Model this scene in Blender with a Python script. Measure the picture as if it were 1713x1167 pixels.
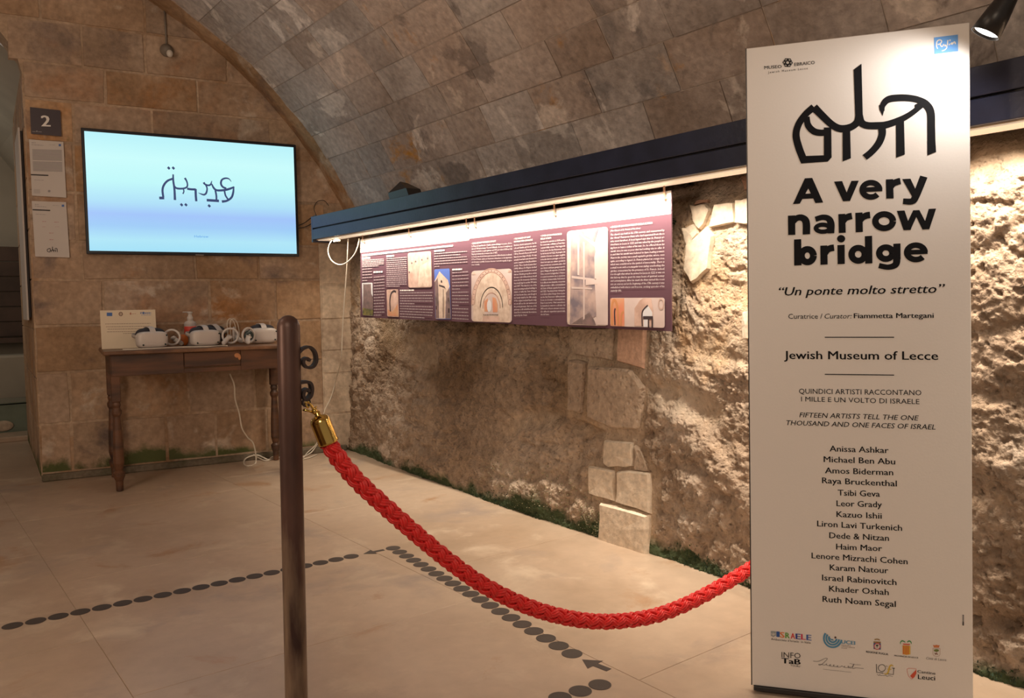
import bpy, math, random
import numpy as np
from math import sin, cos, pi, radians, sqrt, atan2
from mathutils import Matrix, Vector
random.seed(7)
for o in list(bpy.data.objects): bpy.data.objects.remove(o)
S = 0.84            # the room is laid out with the camera 1.15 units up; S turns those units into metres (see end)
SC = bpy.context.scene; COL = SC.collection
# ------------------------------------------------------------------ camera
TH, RO, YAW, FPX, CH = radians(3.2), radians(.95), radians(37.6), 1362., 1.15
F0 = np.array([sin(YAW), cos(YAW), 0]); R0 = np.array([cos(YAW), -sin(YAW), 0]); ZZ = np.array([0, 0, 1.])
CF = F0*cos(TH)-ZZ*sin(TH); U0 = ZZ*cos(TH)+F0*sin(TH)
CU = U0*cos(RO)+R0*sin(RO); CR = R0*cos(RO)-U0*sin(RO); CC = np.array([0, 0, CH])
cam = bpy.data.cameras.new('camera'); co = bpy.data.objects.new('camera', cam); COL.objects.link(co)
cam.sensor_width = 36; cam.lens = 36*FPX/1713; cam.clip_start = .05
co.matrix_world = Matrix(((CR[0], CU[0], -CF[0], 0), (CR[1], CU[1], -CF[1], 0), (CR[2], CU[2], -CF[2], CH*S), (0, 0, 0, 1)))
SC.camera = co
# ------------------------------------------------------------------ view, world, lights
SC.view_settings.view_transform = 'Standard'; SC.view_settings.look = 'None'
SC.view_settings.gamma = 1; SC.view_settings.use_curve_mapping = False; SC.view_settings.exposure = 0.0
W = bpy.data.worlds.new('world'); SC.world = W; W.use_nodes = True
W.node_tree.nodes['Background'].inputs[0].default_value = (1, .80, .64, 1)
W.node_tree.nodes['Background'].inputs[1].default_value = .22

def lamp(name, kind, loc, aim, power, col, **kw):
    l = bpy.data.lights.new(name, kind); l.energy = power; l.color = col
    for k, v in kw.items(): setattr(l, k, v)
    o = bpy.data.objects.new(name, l); COL.objects.link(o); o.location = Vector(loc)*S
    o.rotation_euler = (Vector(aim)-Vector(loc)).to_track_quat('-Z', 'Y').to_euler()
    return o
BEAM_X, BEAM_Z0, BEAM_Z1 = 2.5, 1.637, 1.803
# LED strip under the beam (two runs)
for n, (ya, yb) in enumerate(((.2, 2.9), (2.9, 5.58))):
    o = lamp('led_strip_light', 'AREA', (BEAM_X+.040, (ya+yb)/2, 1.625), (BEAM_X+.040, (ya+yb)/2, 0), (21 if ya < 1 else 15)*(yb-ya)/2.6, (1, .84, .66),
             shape='RECTANGLE', size=.016*S, size_y=(yb-ya)*S, spread=radians(118))
    o.rotation_euler = (0, radians(-13), 0)
# lamp head aimed at the standing panel
SPOT = CC+(CF+CR*(1648-856.5)/FPX-CU*(57-583.5)/FPX)*2.03
SPOT_AIM = CC+(CF+CR*(1490-856.5)/FPX-CU*(255-583.5)/FPX)*2.27
lamp('panel_spot_light', 'SPOT', SPOT+(SPOT_AIM-SPOT)*.05, SPOT_AIM, 3.4, (1, .93, .86), spot_size=radians(150), spot_blend=.7, shadow_soft_size=.02)
# unseen fill lights, added to brighten the hall, the vault and the next room
lamp('hall_fill', 'AREA', (-.9, -.6, 2.5), (1.6, 4.5, .6), 20, (1, .78, .58), size=.8)  # added fill from behind the camera
lamp('vault_fill', 'AREA', (-1.9, 2.2, 1.5), (1.9, 4.3, 2.9), 24, (1, .74, .54), size=.6)  # added to lift the vault's brightness, no fixture modelled
lamp('hall_fill', 'AREA', (-.7, 3.2, 2.9), (2.0, 4.2, 1.6), 9, (1, .82, .66), size=.6)  # second added fill, out of view
lamp('next_room_fill', 'POINT', (-.2, 8.9, 2.2), (-.2, 8.9, 0), 9, (1, .93, .80), shadow_soft_size=.2)  # added point light so the far vault comes out pale

# ------------------------------------------------------------------ pixel -> place helpers
def ray(x, y): return CF+CR*(x-856.5)/FPX-CU*(y-583.5)/FPX
def onz(x, y, z0=0.):
    d = ray(x, y); return CC+d*((z0-CH)/d[2])
def onp(x, y, p0, n):
    d = ray(x, y); n = np.array(n, float); return CC+d*(((np.array(p0)-CC)@n)/(d@n))
def onx(x, y, X): return onp(x, y, (X, 0, 0), (1, 0, 0))
A0 = np.array([.796, 6.274, 0]); AD = np.array([cos(radians(-8.5)), sin(radians(-8.5)), 0]); AN = np.array([AD[1], -AD[0], 0])  # back wall: along, towards us
def aw(u, d, z): return A0+AD*u+AN*d+np.array([0, 0, z])
def onw(x, y, d=0.):
    return onp(x, y, A0+AN*d, AN)
def uz(x, y, d=0.):
    p = onw(x, y, d)-(A0+AN*d); return float(p@AD), float(p[2])

# ------------------------------------------------------------------ materials
def mat(name, col, rough=.6, metal=0., bump=0., bscale=40., var=0., vscale=6., col2=None, emit=None, estr=0., coat=0., ovar=0., spec=.5, detail=4, stretch=None, bdist=.004):
    m = bpy.data.materials.new(name); m.use_nodes = True; nt = m.node_tree; N = nt.nodes; L = nt.links; b = N['Principled BSDF']
    b.inputs['Base Color'].default_value = (*col, 1); b.inputs['Roughness'].default_value = rough; b.inputs['Metallic'].default_value = metal
    b.inputs['Specular IOR Level'].default_value = spec; b.inputs['Coat Weight'].default_value = coat
    if emit: b.inputs['Emission Color'].default_value = (*emit, 1); b.inputs['Emission Strength'].default_value = estr
    tc = N.new('ShaderNodeTexCoord'); src = tc.outputs['Object']
    if stretch:
        mp = N.new('ShaderNodeMapping'); L.new(src, mp.inputs[0]); mp.inputs['Scale'].default_value = stretch; src = mp.outputs[0]
    if var or col2:
        nz = N.new('ShaderNodeTexNoise'); nz.inputs['Scale'].default_value = vscale; nz.inputs['Detail'].default_value = detail; L.new(src, nz.inputs['Vector'])
        r = N.new('ShaderNodeValToRGB'); c2 = col2 or tuple(c*(1-var) for c in col)
        r.color_ramp.elements[0].position = .36; r.color_ramp.elements[0].color = (*c2, 1)
        r.color_ramp.elements[1].position = .62; r.color_ramp.elements[1].color = (*col, 1)
        L.new(nz.outputs[0], r.inputs[0]); out = r.outputs[0]
        if ovar:
            oi = N.new('ShaderNodeObjectInfo'); mr = N.new('ShaderNodeMapRange'); L.new(oi.outputs['Random'], mr.inputs[0])
            mr.inputs[3].default_value = 1-ovar; mr.inputs[4].default_value = 1+ovar
            hs = N.new('ShaderNodeHueSaturation'); L.new(out, hs.inputs['Color']); L.new(mr.outputs[0], hs.inputs['Value']); out = hs.outputs[0]
        L.new(out, b.inputs['Base Color'])
    if bump:
        n2 = N.new('ShaderNodeTexNoise'); n2.inputs['Scale'].default_value = bscale; n2.inputs['Detail'].default_value = 6; L.new(src, n2.inputs['Vector'])
        bp = N.new('ShaderNodeBump'); bp.inputs['Strength'].default_value = bump; bp.inputs['Distance'].default_value = bdist
        L.new(n2.outputs[0], bp.inputs['Height']); L.new(bp.outputs[0], b.inputs['Normal'])
    return m

def stone(name, cols, vscale=1.6, patch=None, pscale=.9, bump=.6, bscale=30, pits=.0, ovar=.08, rough=.85, green=None, spec=.25, attr=False, bdist=.006, fine=.25, huevar=.0):
    """cols: dark..light tones mixed by noise; patch: colour in large stains with a shape of their own."""
    m = bpy.data.materials.new(name); m.use_nodes = True; nt = m.node_tree; N = nt.nodes; L = nt.links; b = N['Principled BSDF']
    b.inputs['Roughness'].default_value = rough; b.inputs['Specular IOR Level'].default_value = spec
    tc = N.new('ShaderNodeTexCoord'); P = tc.outputs['Object']
    def noise(sc, det=6, dist=0., rg=.55):
        n = N.new('ShaderNodeTexNoise'); n.inputs['Scale'].default_value = sc; n.inputs['Detail'].default_value = det
        n.inputs['Distortion'].default_value = dist; n.inputs['Roughness'].default_value = rg; L.new(P, n.inputs['Vector']); return n.outputs[0]
    def ramp(f, els):
        r = N.new('ShaderNodeValToRGB'); cr = r.color_ramp
        while len(cr.elements) < len(els): cr.elements.new(.5)
        for e, (p, c) in zip(cr.elements, els): e.position = p; e.color = (*c, 1)
        L.new(f, r.inputs[0]); return r.outputs[0]
    def mix(f, a, c, bt='MIX'):
        x = N.new('ShaderNodeMix'); x.data_type = 'RGBA'; x.blend_type = bt
        if isinstance(f, float): x.inputs[0].default_value = f
        else: L.new(f, x.inputs[0])
        L.new(a, x.inputs[6])
        if isinstance(c, tuple): x.inputs[7].default_value = (*c, 1)
        else: L.new(c, x.inputs[7])
        return x.outputs[2]
    k = len(cols); c = ramp(noise(vscale, 7, .3), [(.3+.4*i/(k-1), q) for i, q in enumerate(cols)])
    if patch:
        for i, (pc, lo, hi) in enumerate(patch):
            mp = N.new('ShaderNodeMapping'); L.new(tc.outputs['Object'], mp.inputs[0]); mp.inputs['Location'].default_value = (3.7*i+1.3, 5.1*i, 2.9*i)
            n = N.new('ShaderNodeTexNoise'); n.inputs['Scale'].default_value = pscale*(1+.6*i); n.inputs['Detail'].default_value = 8; n.inputs['Roughness'].default_value = .62; n.inputs['Distortion'].default_value = .4
            L.new(mp.outputs[0], n.inputs['Vector'])
            f = ramp(n.outputs[0], [(lo, (0, 0, 0)), (hi, (1, 1, 1))]); c = mix(f, c, pc)
    g = ramp(noise(vscale*14, 5), [(.3, (1-fine,)*3), (.7, (1+fine*.6,)*3)]); c = mix(1.0, c, g, 'MULTIPLY')
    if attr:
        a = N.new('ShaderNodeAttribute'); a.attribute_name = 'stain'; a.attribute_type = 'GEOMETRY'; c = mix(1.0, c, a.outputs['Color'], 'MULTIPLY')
    if green:
        gc, ztop = green
        sx = N.new('ShaderNodeSeparateXYZ'); L.new(P, sx.inputs[0])
        mr = N.new('ShaderNodeMapRange'); L.new(sx.outputs[2], mr.inputs[0]); mr.inputs[1].default_value = ztop*S; mr.inputs[2].default_value = 0; mr.inputs[3].default_value = 0; mr.inputs[4].default_value = .36
        ad = N.new('ShaderNodeMath'); ad.operation = 'ADD'; L.new(mr.outputs[0], ad.inputs[0]); L.new(noise(2.4, 8, .2, .65), ad.inputs[1])
        f = ramp(ad.outputs[0], [(.70, (0, 0, 0)), (.80, (1, 1, 1))]); c = mix(f, c, gc)
    oi = N.new('ShaderNodeObjectInfo')
    hs = N.new('ShaderNodeHueSaturation'); L.new(c, hs.inputs['Color'])
    mr = N.new('ShaderNodeMapRange'); L.new(oi.outputs['Random'], mr.inputs[0]); mr.inputs[3].default_value = 1-ovar; mr.inputs[4].default_value = 1+ovar; L.new(mr.outputs[0], hs.inputs['Value'])
    if huevar:
        m3 = N.new('ShaderNodeMath'); m3.operation = 'MULTIPLY'; L.new(oi.outputs['Random'], m3.inputs[0]); m3.inputs[1].default_value = 7.31
        m4 = N.new('ShaderNodeMath'); m4.operation = 'FRACT'; L.new(m3.outputs[0], m4.inputs[0])
        m5 = N.new('ShaderNodeMapRange'); L.new(m4.outputs[0], m5.inputs[0]); m5.inputs[3].default_value = 1-huevar; m5.inputs[4].default_value = 1+huevar*.6; L.new(m5.outputs[0], hs.inputs['Saturation'])
    L.new(hs.outputs[0], b.inputs['Base Color'])
    h = noise(bscale, 8, 0, .6)
    if pits:
        v = N.new('ShaderNodeTexVoronoi'); v.inputs['Scale'].default_value = bscale*.9; L.new(P, v.inputs['Vector'])
        pr = N.new('ShaderNodeMapRange'); L.new(v.outputs['Distance'], pr.inputs[0]); pr.inputs[1].default_value = 0; pr.inputs[2].default_value = .4; pr.inputs[3].default_value = -pits; pr.inputs[4].default_value = 0
        ad = N.new('ShaderNodeMath'); ad.operation = 'ADD'; L.new(h, ad.inputs[0]); L.new(pr.outputs[0], ad.inputs[1]); h = ad.outputs[0]
    bp = N.new('ShaderNodeBump'); bp.inputs['Strength'].default_value = bump; bp.inputs['Distance'].default_value = bdist
    L.new(h, bp.inputs['Height']); L.new(bp.outputs[0], b.inputs['Normal'])
    return m

M = {}
M['tufa'] = stone('tufa_ashlar', [(.31, .20, .12), (.41, .275, .175), (.50, .36, .25)], 2.3, [((.38, .19, .08), .52, .66), ((.20, .145, .12), .57, .70), ((.54, .43, .33), .59, .68)], 1.7, .8, 30, .25, .16, huevar=.2, green=((.085, .10, .03), .27))
M['tufa_mortar'] = stone('tufa_mortar', [(.36, .255, .17), (.52, .39, .28)], 3, [((.34, .18, .08), .55, .68)], 1.4, .6, 34, ovar=0)
M['plinth'] = stone('damp_plinth', [(.12, .10, .07), (.20, .165, .12)], 4, [((.07, .085, .035), .52, .68)], 2, .6, 34, ovar=0)
M['quoin'] = stone('pale_quoin', [(.52, .41, .30), (.66, .54, .42)], 2.2, [((.36, .27, .2), .56, .7)], 1.5, .4, 40, .1, .08)
M['vault'] = stone('vault_stone', [(.34, .27, .225), (.45, .375, .33), (.55, .475, .425)], 2.3,
                   [((.52, .30, .14), .60, .655), ((.27, .225, .20), .575, .61), ((.66, .57, .50), .59, .63)], 1.25, .8, 30, .35, .13, huevar=.4, bdist=.008)
M['vault_mortar'] = stone('vault_mortar', [(.42, .34, .28), (.54, .46, .40)], 3, [((.50, .28, .12), .58, .68)], 1.6, .5, 40, ovar=0)
M['vault_shell'] = stone('vault_plaster', [(.30, .2, .13), (.44, .33, .24)], 1.2, None, 1, .3, 30, ovar=0)
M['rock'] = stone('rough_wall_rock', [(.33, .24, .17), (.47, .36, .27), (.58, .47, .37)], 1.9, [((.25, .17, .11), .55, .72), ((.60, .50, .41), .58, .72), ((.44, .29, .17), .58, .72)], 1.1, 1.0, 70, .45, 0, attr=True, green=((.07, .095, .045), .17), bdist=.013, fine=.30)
M['rock_stone'] = stone('set_stone', [(.42, .32, .24), (.54, .43, .33)], 3, [((.32, .25, .19), .55, .68)], 2.2, 1.0, 45, .6, .08, bdist=.014)
M['cut_stone'] = stone('pale_cut_stone', [(.60, .50, .39), (.70, .60, .48)], 3, [((.62, .46, .33), .55, .7)], 2.2, .5, 45, .1, .05)
M['brick_red'] = stone('reddish_stone', [(.48, .29, .20), (.58, .38, .28)], 4, None, 2, .8, 50, .3, .05)
M['slab'] = stone('floor_stone', [(.39, .285, .20), (.475, .362, .27), (.53, .415, .315)], 1.3, [((.35, .28, .235), .56, .70), ((.40, .25, .15), .60, .69), ((.57, .46, .35), .56, .70)], 2.1, .05, 14, 0, .03, rough=.34, spec=.5, bdist=.002, fine=.08)
M['joint'] = mat('floor_joint', (.40, .31, .22), .8)
M['white_panel'] = mat('panel_white', (.80, .765, .73), .5, bump=.05, bscale=200)
M['ink'] = mat('ink_black', (.010, .010, .012), .75, spec=.12)
M['ink_soft'] = mat('ink_dark_grey', (.05, .045, .045), .7, spec=.15)
M['navy'] = mat('beam_paint', (.024, .031, .066), .32, bump=.25, bscale=60, var=.3, vscale=9, bdist=.002)
M['rail'] = mat('cream_rail', (.78, .66, .50), .55)
M['led'] = mat('led_diffuser', (.85, .78, .65), .5, emit=(1, .78, .56), estr=.42)
M['black'] = mat('black_metal', (.018, .017, .018), .38, spec=.5)
M['rust'] = mat('rusted_iron', (.115, .062, .050), .42, metal=.35, bump=.3, bscale=60, col2=(.055, .030, .027), vscale=12, bdist=.002, stretch=(1, 1, .35))
_n = M['rust'].node_tree; _b = _n.nodes['Principled BSDF']; _src = _b.inputs['Base Color'].links[0].from_socket
_tc = _n.nodes.new('ShaderNodeTexCoord'); _sx = _n.nodes.new('ShaderNodeSeparateXYZ'); _n.links.new(_tc.outputs['Object'], _sx.inputs[0])
_nz = _n.nodes.new('ShaderNodeTexNoise'); _nz.inputs['Scale'].default_value = 9; _nz.inputs['Detail'].default_value = 6; _mp = _n.nodes.new('ShaderNodeMapping'); _mp.inputs['Scale'].default_value = (3, 3, .5); _n.links.new(_tc.outputs['Object'], _mp.inputs[0]); _n.links.new(_mp.outputs[0], _nz.inputs['Vector'])
_mr = _n.nodes.new('ShaderNodeMapRange'); _n.links.new(_sx.outputs[2], _mr.inputs[0]); _mr.inputs[1].default_value = .80; _mr.inputs[2].default_value = .25; _mr.inputs[3].default_value = -.30; _mr.inputs[4].default_value = .12
_ad = _n.nodes.new('ShaderNodeMath'); _ad.operation = 'ADD'; _n.links.new(_nz.outputs[0], _ad.inputs[0]); _n.links.new(_mr.outputs[0], _ad.inputs[1])
_rp = _n.nodes.new('ShaderNodeMapRange'); _n.links.new(_ad.outputs[0], _rp.inputs[0]); _rp.inputs[1].default_value = .42; _rp.inputs[2].default_value = .62
_mx = _n.nodes.new('ShaderNodeMix'); _mx.data_type = 'RGBA'; _n.links.new(_rp.outputs[0], _mx.inputs[0]); _n.links.new(_src, _mx.inputs[6]); _mx.inputs[7].default_value = (.26, .19, .135, 1); _n.links.new(_mx.outputs[2], _b.inputs['Base Color'])
M['rust2'] = mat('worn_iron', (.17, .12, .085), .4, metal=.6, bump=.4, bscale=50, col2=(.05, .03, .022), vscale=14, bdist=.002, stretch=(1, 1, .2))
M['wrought'] = mat('wrought_iron', (.05, .034, .032), .6, metal=.2, bump=.2, bscale=80)
M['brass'] = mat('polished_brass', (.80, .55, .16), .14, metal=1.)
M['rope'] = mat('red_cord', (.88, .034, .034), .42, spec=.5, var=.15, vscale=200)
M['wood'] = mat('old_wood', (.135, .058, .027), .5, bump=.3, bscale=40, col2=(.05, .025, .016), vscale=9, stretch=(.35, .35, 2.2), bdist=.002)
M['wood_top'] = mat('worn_wood_top', (.26, .13, .06), .42, bump=.3, bscale=40, col2=(.10, .05, .03), vscale=8, stretch=(.6, 3, 1), bdist=.002)
M['chip'] = mat('bare_wood', (.5, .22, .09), .6)
M['white_plastic'] = mat('white_plastic', (.62, .57, .53), .4)
M['grey_fabric'] = mat('dark_foam', (.035, .035, .045), .8)
M['grey_strap'] = mat('grey_strap', (.48, .43, .38), .8)
M['cable'] = mat('white_cable', (.72, .66, .56), .5)
M['cable_b'] = mat('black_cable', (.02, .02, .02), .5)
M['bottle'] = mat('clear_bottle', (.55, .5, .46), .25)
M['label_red'] = mat('red_label', (.55, .05, .03), .5)
M['orange'] = mat('amber_pouch', (.55, .15, .03), .4)
M['lens'] = mat('dark_lens', (.03, .05, .05), .15)
M['led_green'] = mat('green_led', (.1, .8, .4), .4, emit=(.1, 1, .5), estr=1.)
M['card'] = mat('cream_card', (.72, .62, .47), .6)
M['paper'] = mat('white_paper', (.56, .52, .49), .7)
M['plum'] = mat('dark_plum_plate', (.035, .02, .028), .45)
M['white_ink'] = mat('white_ink', (.75, .72, .68), .5)
M['grey_ink'] = mat('grey_ink', (.28, .26, .26), .6)
M['pink_ink'] = mat('pink_ink', (.45, .25, .25), .6)
M['blue_ink'] = mat('blue_ink', (.06, .15, .42), .6)
M['tv_bezel'] = mat('tv_bezel', (.01, .012, .02), .3)
M['dot'] = mat('floor_sticker', (.065, .050, .043), .5, spec=.25, bump=.1, bscale=300)
M['moss'] = mat('moss_green', (.05, .085, .03), .9, col2=(.02, .045, .025), vscale=20)
M['lichen'] = mat('pale_lichen', (.5, .48, .36), .9, col2=(.35, .36, .2), vscale=20)
M['board_white'] = mat('board_white', (.80, .77, .74), .35)
M['board_plum'] = mat('board_plum', (.108, .052, .072), .4)
M['board_text'] = mat('board_lettering', (.62, .56, .57), .5); M['board_faint'] = mat('board_faint_lettering', (.36, .29, .31), .5)
M['board_title'] = mat('board_title', (.50, .40, .36), .5)
M['dusk'] = mat('grey_wall', (.42, .38, .31), .8, var=.2, vscale=2)
M['darkwood'] = mat('dark_boards', (.09, .055, .04), .6, var=.4, vscale=6)
M['glassy'] = mat('greenish_glass', (.22, .27, .22), .12, var=.4, vscale=3)
def cm(name, c, rough=.5): 
    if name not in M: M[name] = mat(name, c, rough)
    return M[name]

# ------------------------------------------------------------------ geometry collector
def nrm(v): v = np.array(v, float); return v/np.linalg.norm(v)
def frame(t):
    t = nrm(t); a = np.array([0, 0, 1.]) if abs(t[2]) < .9 else np.array([1., 0, 0]); x = nrm(np.cross(a, t)); return x, np.cross(t, x), t
def spline(pts, n=8):
    P = [np.array(p, float) for p in pts]; P = [2*P[0]-P[1]]+P+[2*P[-1]-P[-2]]; out = []
    for i in range(1, len(P)-2):
        for k in range(n):
            t = k/n; a, b, c, d = P[i-1:i+3]
            out.append(.5*((2*b)+(-a+c)*t+(2*a-5*b+4*c-d)*t*t+(-a+3*b-3*c+d)*t**3))
    out.append(P[-2]); return out
class G:
    def __init__(s): s.v = []; s.f = []
    def add(s, v, f):
        k = len(s.v); s.v += [tuple(float(c) for c in p) for p in v]; s.f += [tuple(i+k for i in q) for q in f]; return s
    def box(s, c, sz, ax=None, bev=0.):
        X, Y, Z = ax if ax is not None else (np.array([1, 0, 0]), np.array([0, 1, 0]), np.array([0, 0, 1]))
        c = np.array(c, float); h = np.array(sz)/2.; b = min(bev, min(h)*.9)
        if b <= 0:
            v = [c+X*h[0]*i+Y*h[1]*j+Z*h[2]*k for i in (-1, 1) for j in (-1, 1) for k in (-1, 1)]
            return s.add(v, [(0, 1, 3, 2), (4, 6, 7, 5), (0, 4, 5, 1), (2, 3, 7, 6), (0, 2, 6, 4), (1, 5, 7, 3)])
        v = []; idx = {}
        for i in (-1, 1):
            for j in (-1, 1):
                for k in (-1, 1):
                    for a in range(3):
                        hh = [h[0]-b, h[1]-b, h[2]-b]; hh[a] = h[a]; idx[(i, j, k, a)] = len(v)
                        v.append(c+X*hh[0]*i+Y*hh[1]*j+Z*hh[2]*k)
        f = []
        I = lambda i, j, k, a: idx[(i, j, k, a)]
        for q in (-1, 1):
            f.append((I(q, -1, -1, 0), I(q, 1, -1, 0), I(q, 1, 1, 0), I(q, -1, 1, 0)))
            f.append((I(-1, q, -1, 1), I(1, q, -1, 1), I(1, q, 1, 1), I(-1, q, 1, 1)))
            f.append((I(-1, -1, q, 2), I(1, -1, q, 2), I(1, 1, q, 2), I(-1, 1, q, 2)))
        for i in (-1, 1):
            for j in (-1, 1):
                f.append((I(i, j, -1, 0), I(i, j, 1, 0), I(i, j, 1, 1), I(i, j, -1, 1)))
                f.append((I(i, -1, j, 0), I(i, 1, j, 0), I(i, 1, j, 2), I(i, -1, j, 2)))
                f.append((I(-1, i, j, 1), I(1, i, j, 1), I(1, i, j, 2), I(-1, i, j, 2)))
                for k in (-1, 1): f.append((I(i, j, k, 0), I(i, j, k, 1), I(i, j, k, 2)))
        return s.add(v, f)
    def tube(s, pts, r, n=8, cap=True, sx=1., closed=False):
        pts = [np.array(p, float) for p in pts]; m = len(pts); rr = r if hasattr(r, '__len__') else [r]*m; v = []; f = []
        t0 = pts[1]-pts[0]; x, y, _ = frame(t0)
        for i in range(m):
            if closed: t = pts[(i+1) % m]-pts[i-1]
            else: t = pts[min(i+1, m-1)]-pts[max(i-1, 0)]
            t = nrm(t); x = nrm(x-t*(x@t)); y = np.cross(t, x)
            for k in range(n):
                a = 2*pi*k/n; v.append(pts[i]+(x*cos(a)*sx+y*sin(a))*rr[i])
        for i in range(m if closed else m-1):
            j = (i+1) % m
            for k in range(n): f.append((i*n+k, i*n+(k+1) % n, j*n+(k+1) % n, j*n+k))
        if cap and not closed: f.append(tuple(range(n))[::-1]); f.append(tuple((m-1)*n+k for k in range(n)))
        return s.add(v, f)
    def lathe(s, prof, base=(0, 0, 0), axis=(0, 0, 1), n=20):
        x, y, t = frame(axis); base = np.array(base, float); v = []; f = []
        for r, h in prof:
            for k in range(n): a = 2*pi*k/n; v.append(base+t*h+(x*cos(a)+y*sin(a))*max(r, 1e-4))
        for i in range(len(prof)-1):
            for k in range(n): f.append((i*n+k, i*n+(k+1) % n, (i+1)*n+(k+1) % n, (i+1)*n+k))
        f.append(tuple(range(n))[::-1]); f.append(tuple((len(prof)-1)*n+k for k in range(n)))
        return s.add(v, f)
    def prism(s, poly, d):
        n = len(poly); d = np.array(d, float); v = [np.array(p, float) for p in poly]; v += [p+d for p in v]
        f = [tuple(range(n))[::-1], tuple(range(n, 2*n))]+[(i, (i+1) % n, n+(i+1) % n, n+i) for i in range(n)]
        return s.add(v, f)
    def ell(s, c, r, ax=None, e=1., nu=16, nv=10):
        X, Y, Z = ax if ax is not None else (np.array([1, 0, 0]), np.array([0, 1, 0]), np.array([0, 0, 1])); c = np.array(c, float)
        p = lambda q: math.copysign(abs(q)**e, q); v = []; f = []
        for i in range(nv+1):
            a = -pi/2+pi*i/nv
            for k in range(nu):
                b = 2*pi*k/nu; v.append(c+X*r[0]*p(cos(a))*p(cos(b))+Y*r[1]*p(cos(a))*p(sin(b))+Z*r[2]*p(sin(a)))
        for i in range(nv):
            for k in range(nu): f.append((i*nu+k, i*nu+(k+1) % nu, (i+1)*nu+(k+1) % nu, (i+1)*nu+k))
        return s.add(v, f)
def wloc(o):
    p = np.zeros(3)
    while o: p += np.array(o.location); o = o.parent
    return p
def link(name, me, parent=None, kind=None, label=None, cat=None, group=None):
    o = bpy.data.objects.new(name, me); COL.objects.link(o)
    if parent: o.parent = parent
    for k, v in (('kind', kind), ('label', label), ('category', cat), ('group', group)):
        if v: o[k] = v
    return o
def mesh(name, v, f, m, smooth=False):
    me = bpy.data.meshes.new(name); me.from_pydata([tuple(p) for p in v], [], f); me.materials.append(m)
    if smooth: me.polygons.foreach_set('use_smooth', [True]*len(f))
    me.update(); return me
def mk(name, g, m, parent=None, smooth=False, **kw):
    L0 = wloc(parent) if parent else np.zeros(3)
    v = np.array(g.v)-L0
    return link(name, mesh(name, v, g.f, m, smooth), parent, **kw)
def thing(name, label, cat, loc=(0, 0, 0), group=None, kind=None):
    o = link(name, None, None, kind, label, cat, group); o.location = loc; o.empty_display_size = .05; return o
def structure(name, label=None):
    o = link(name, None, None, 'structure', label); return o
def dup(root, loc, rotz=None, label=None):
    def cp(o, p):
        c = o.copy(); COL.objects.link(c); c.parent = p
        for ch in list(o.children): cp(ch, c)
        return c
    r = cp(root, None); r.location = loc
    if rotz is not None: r.rotation_euler = (0, 0, rotz)
    if label: r['label'] = label
    return r
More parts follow.
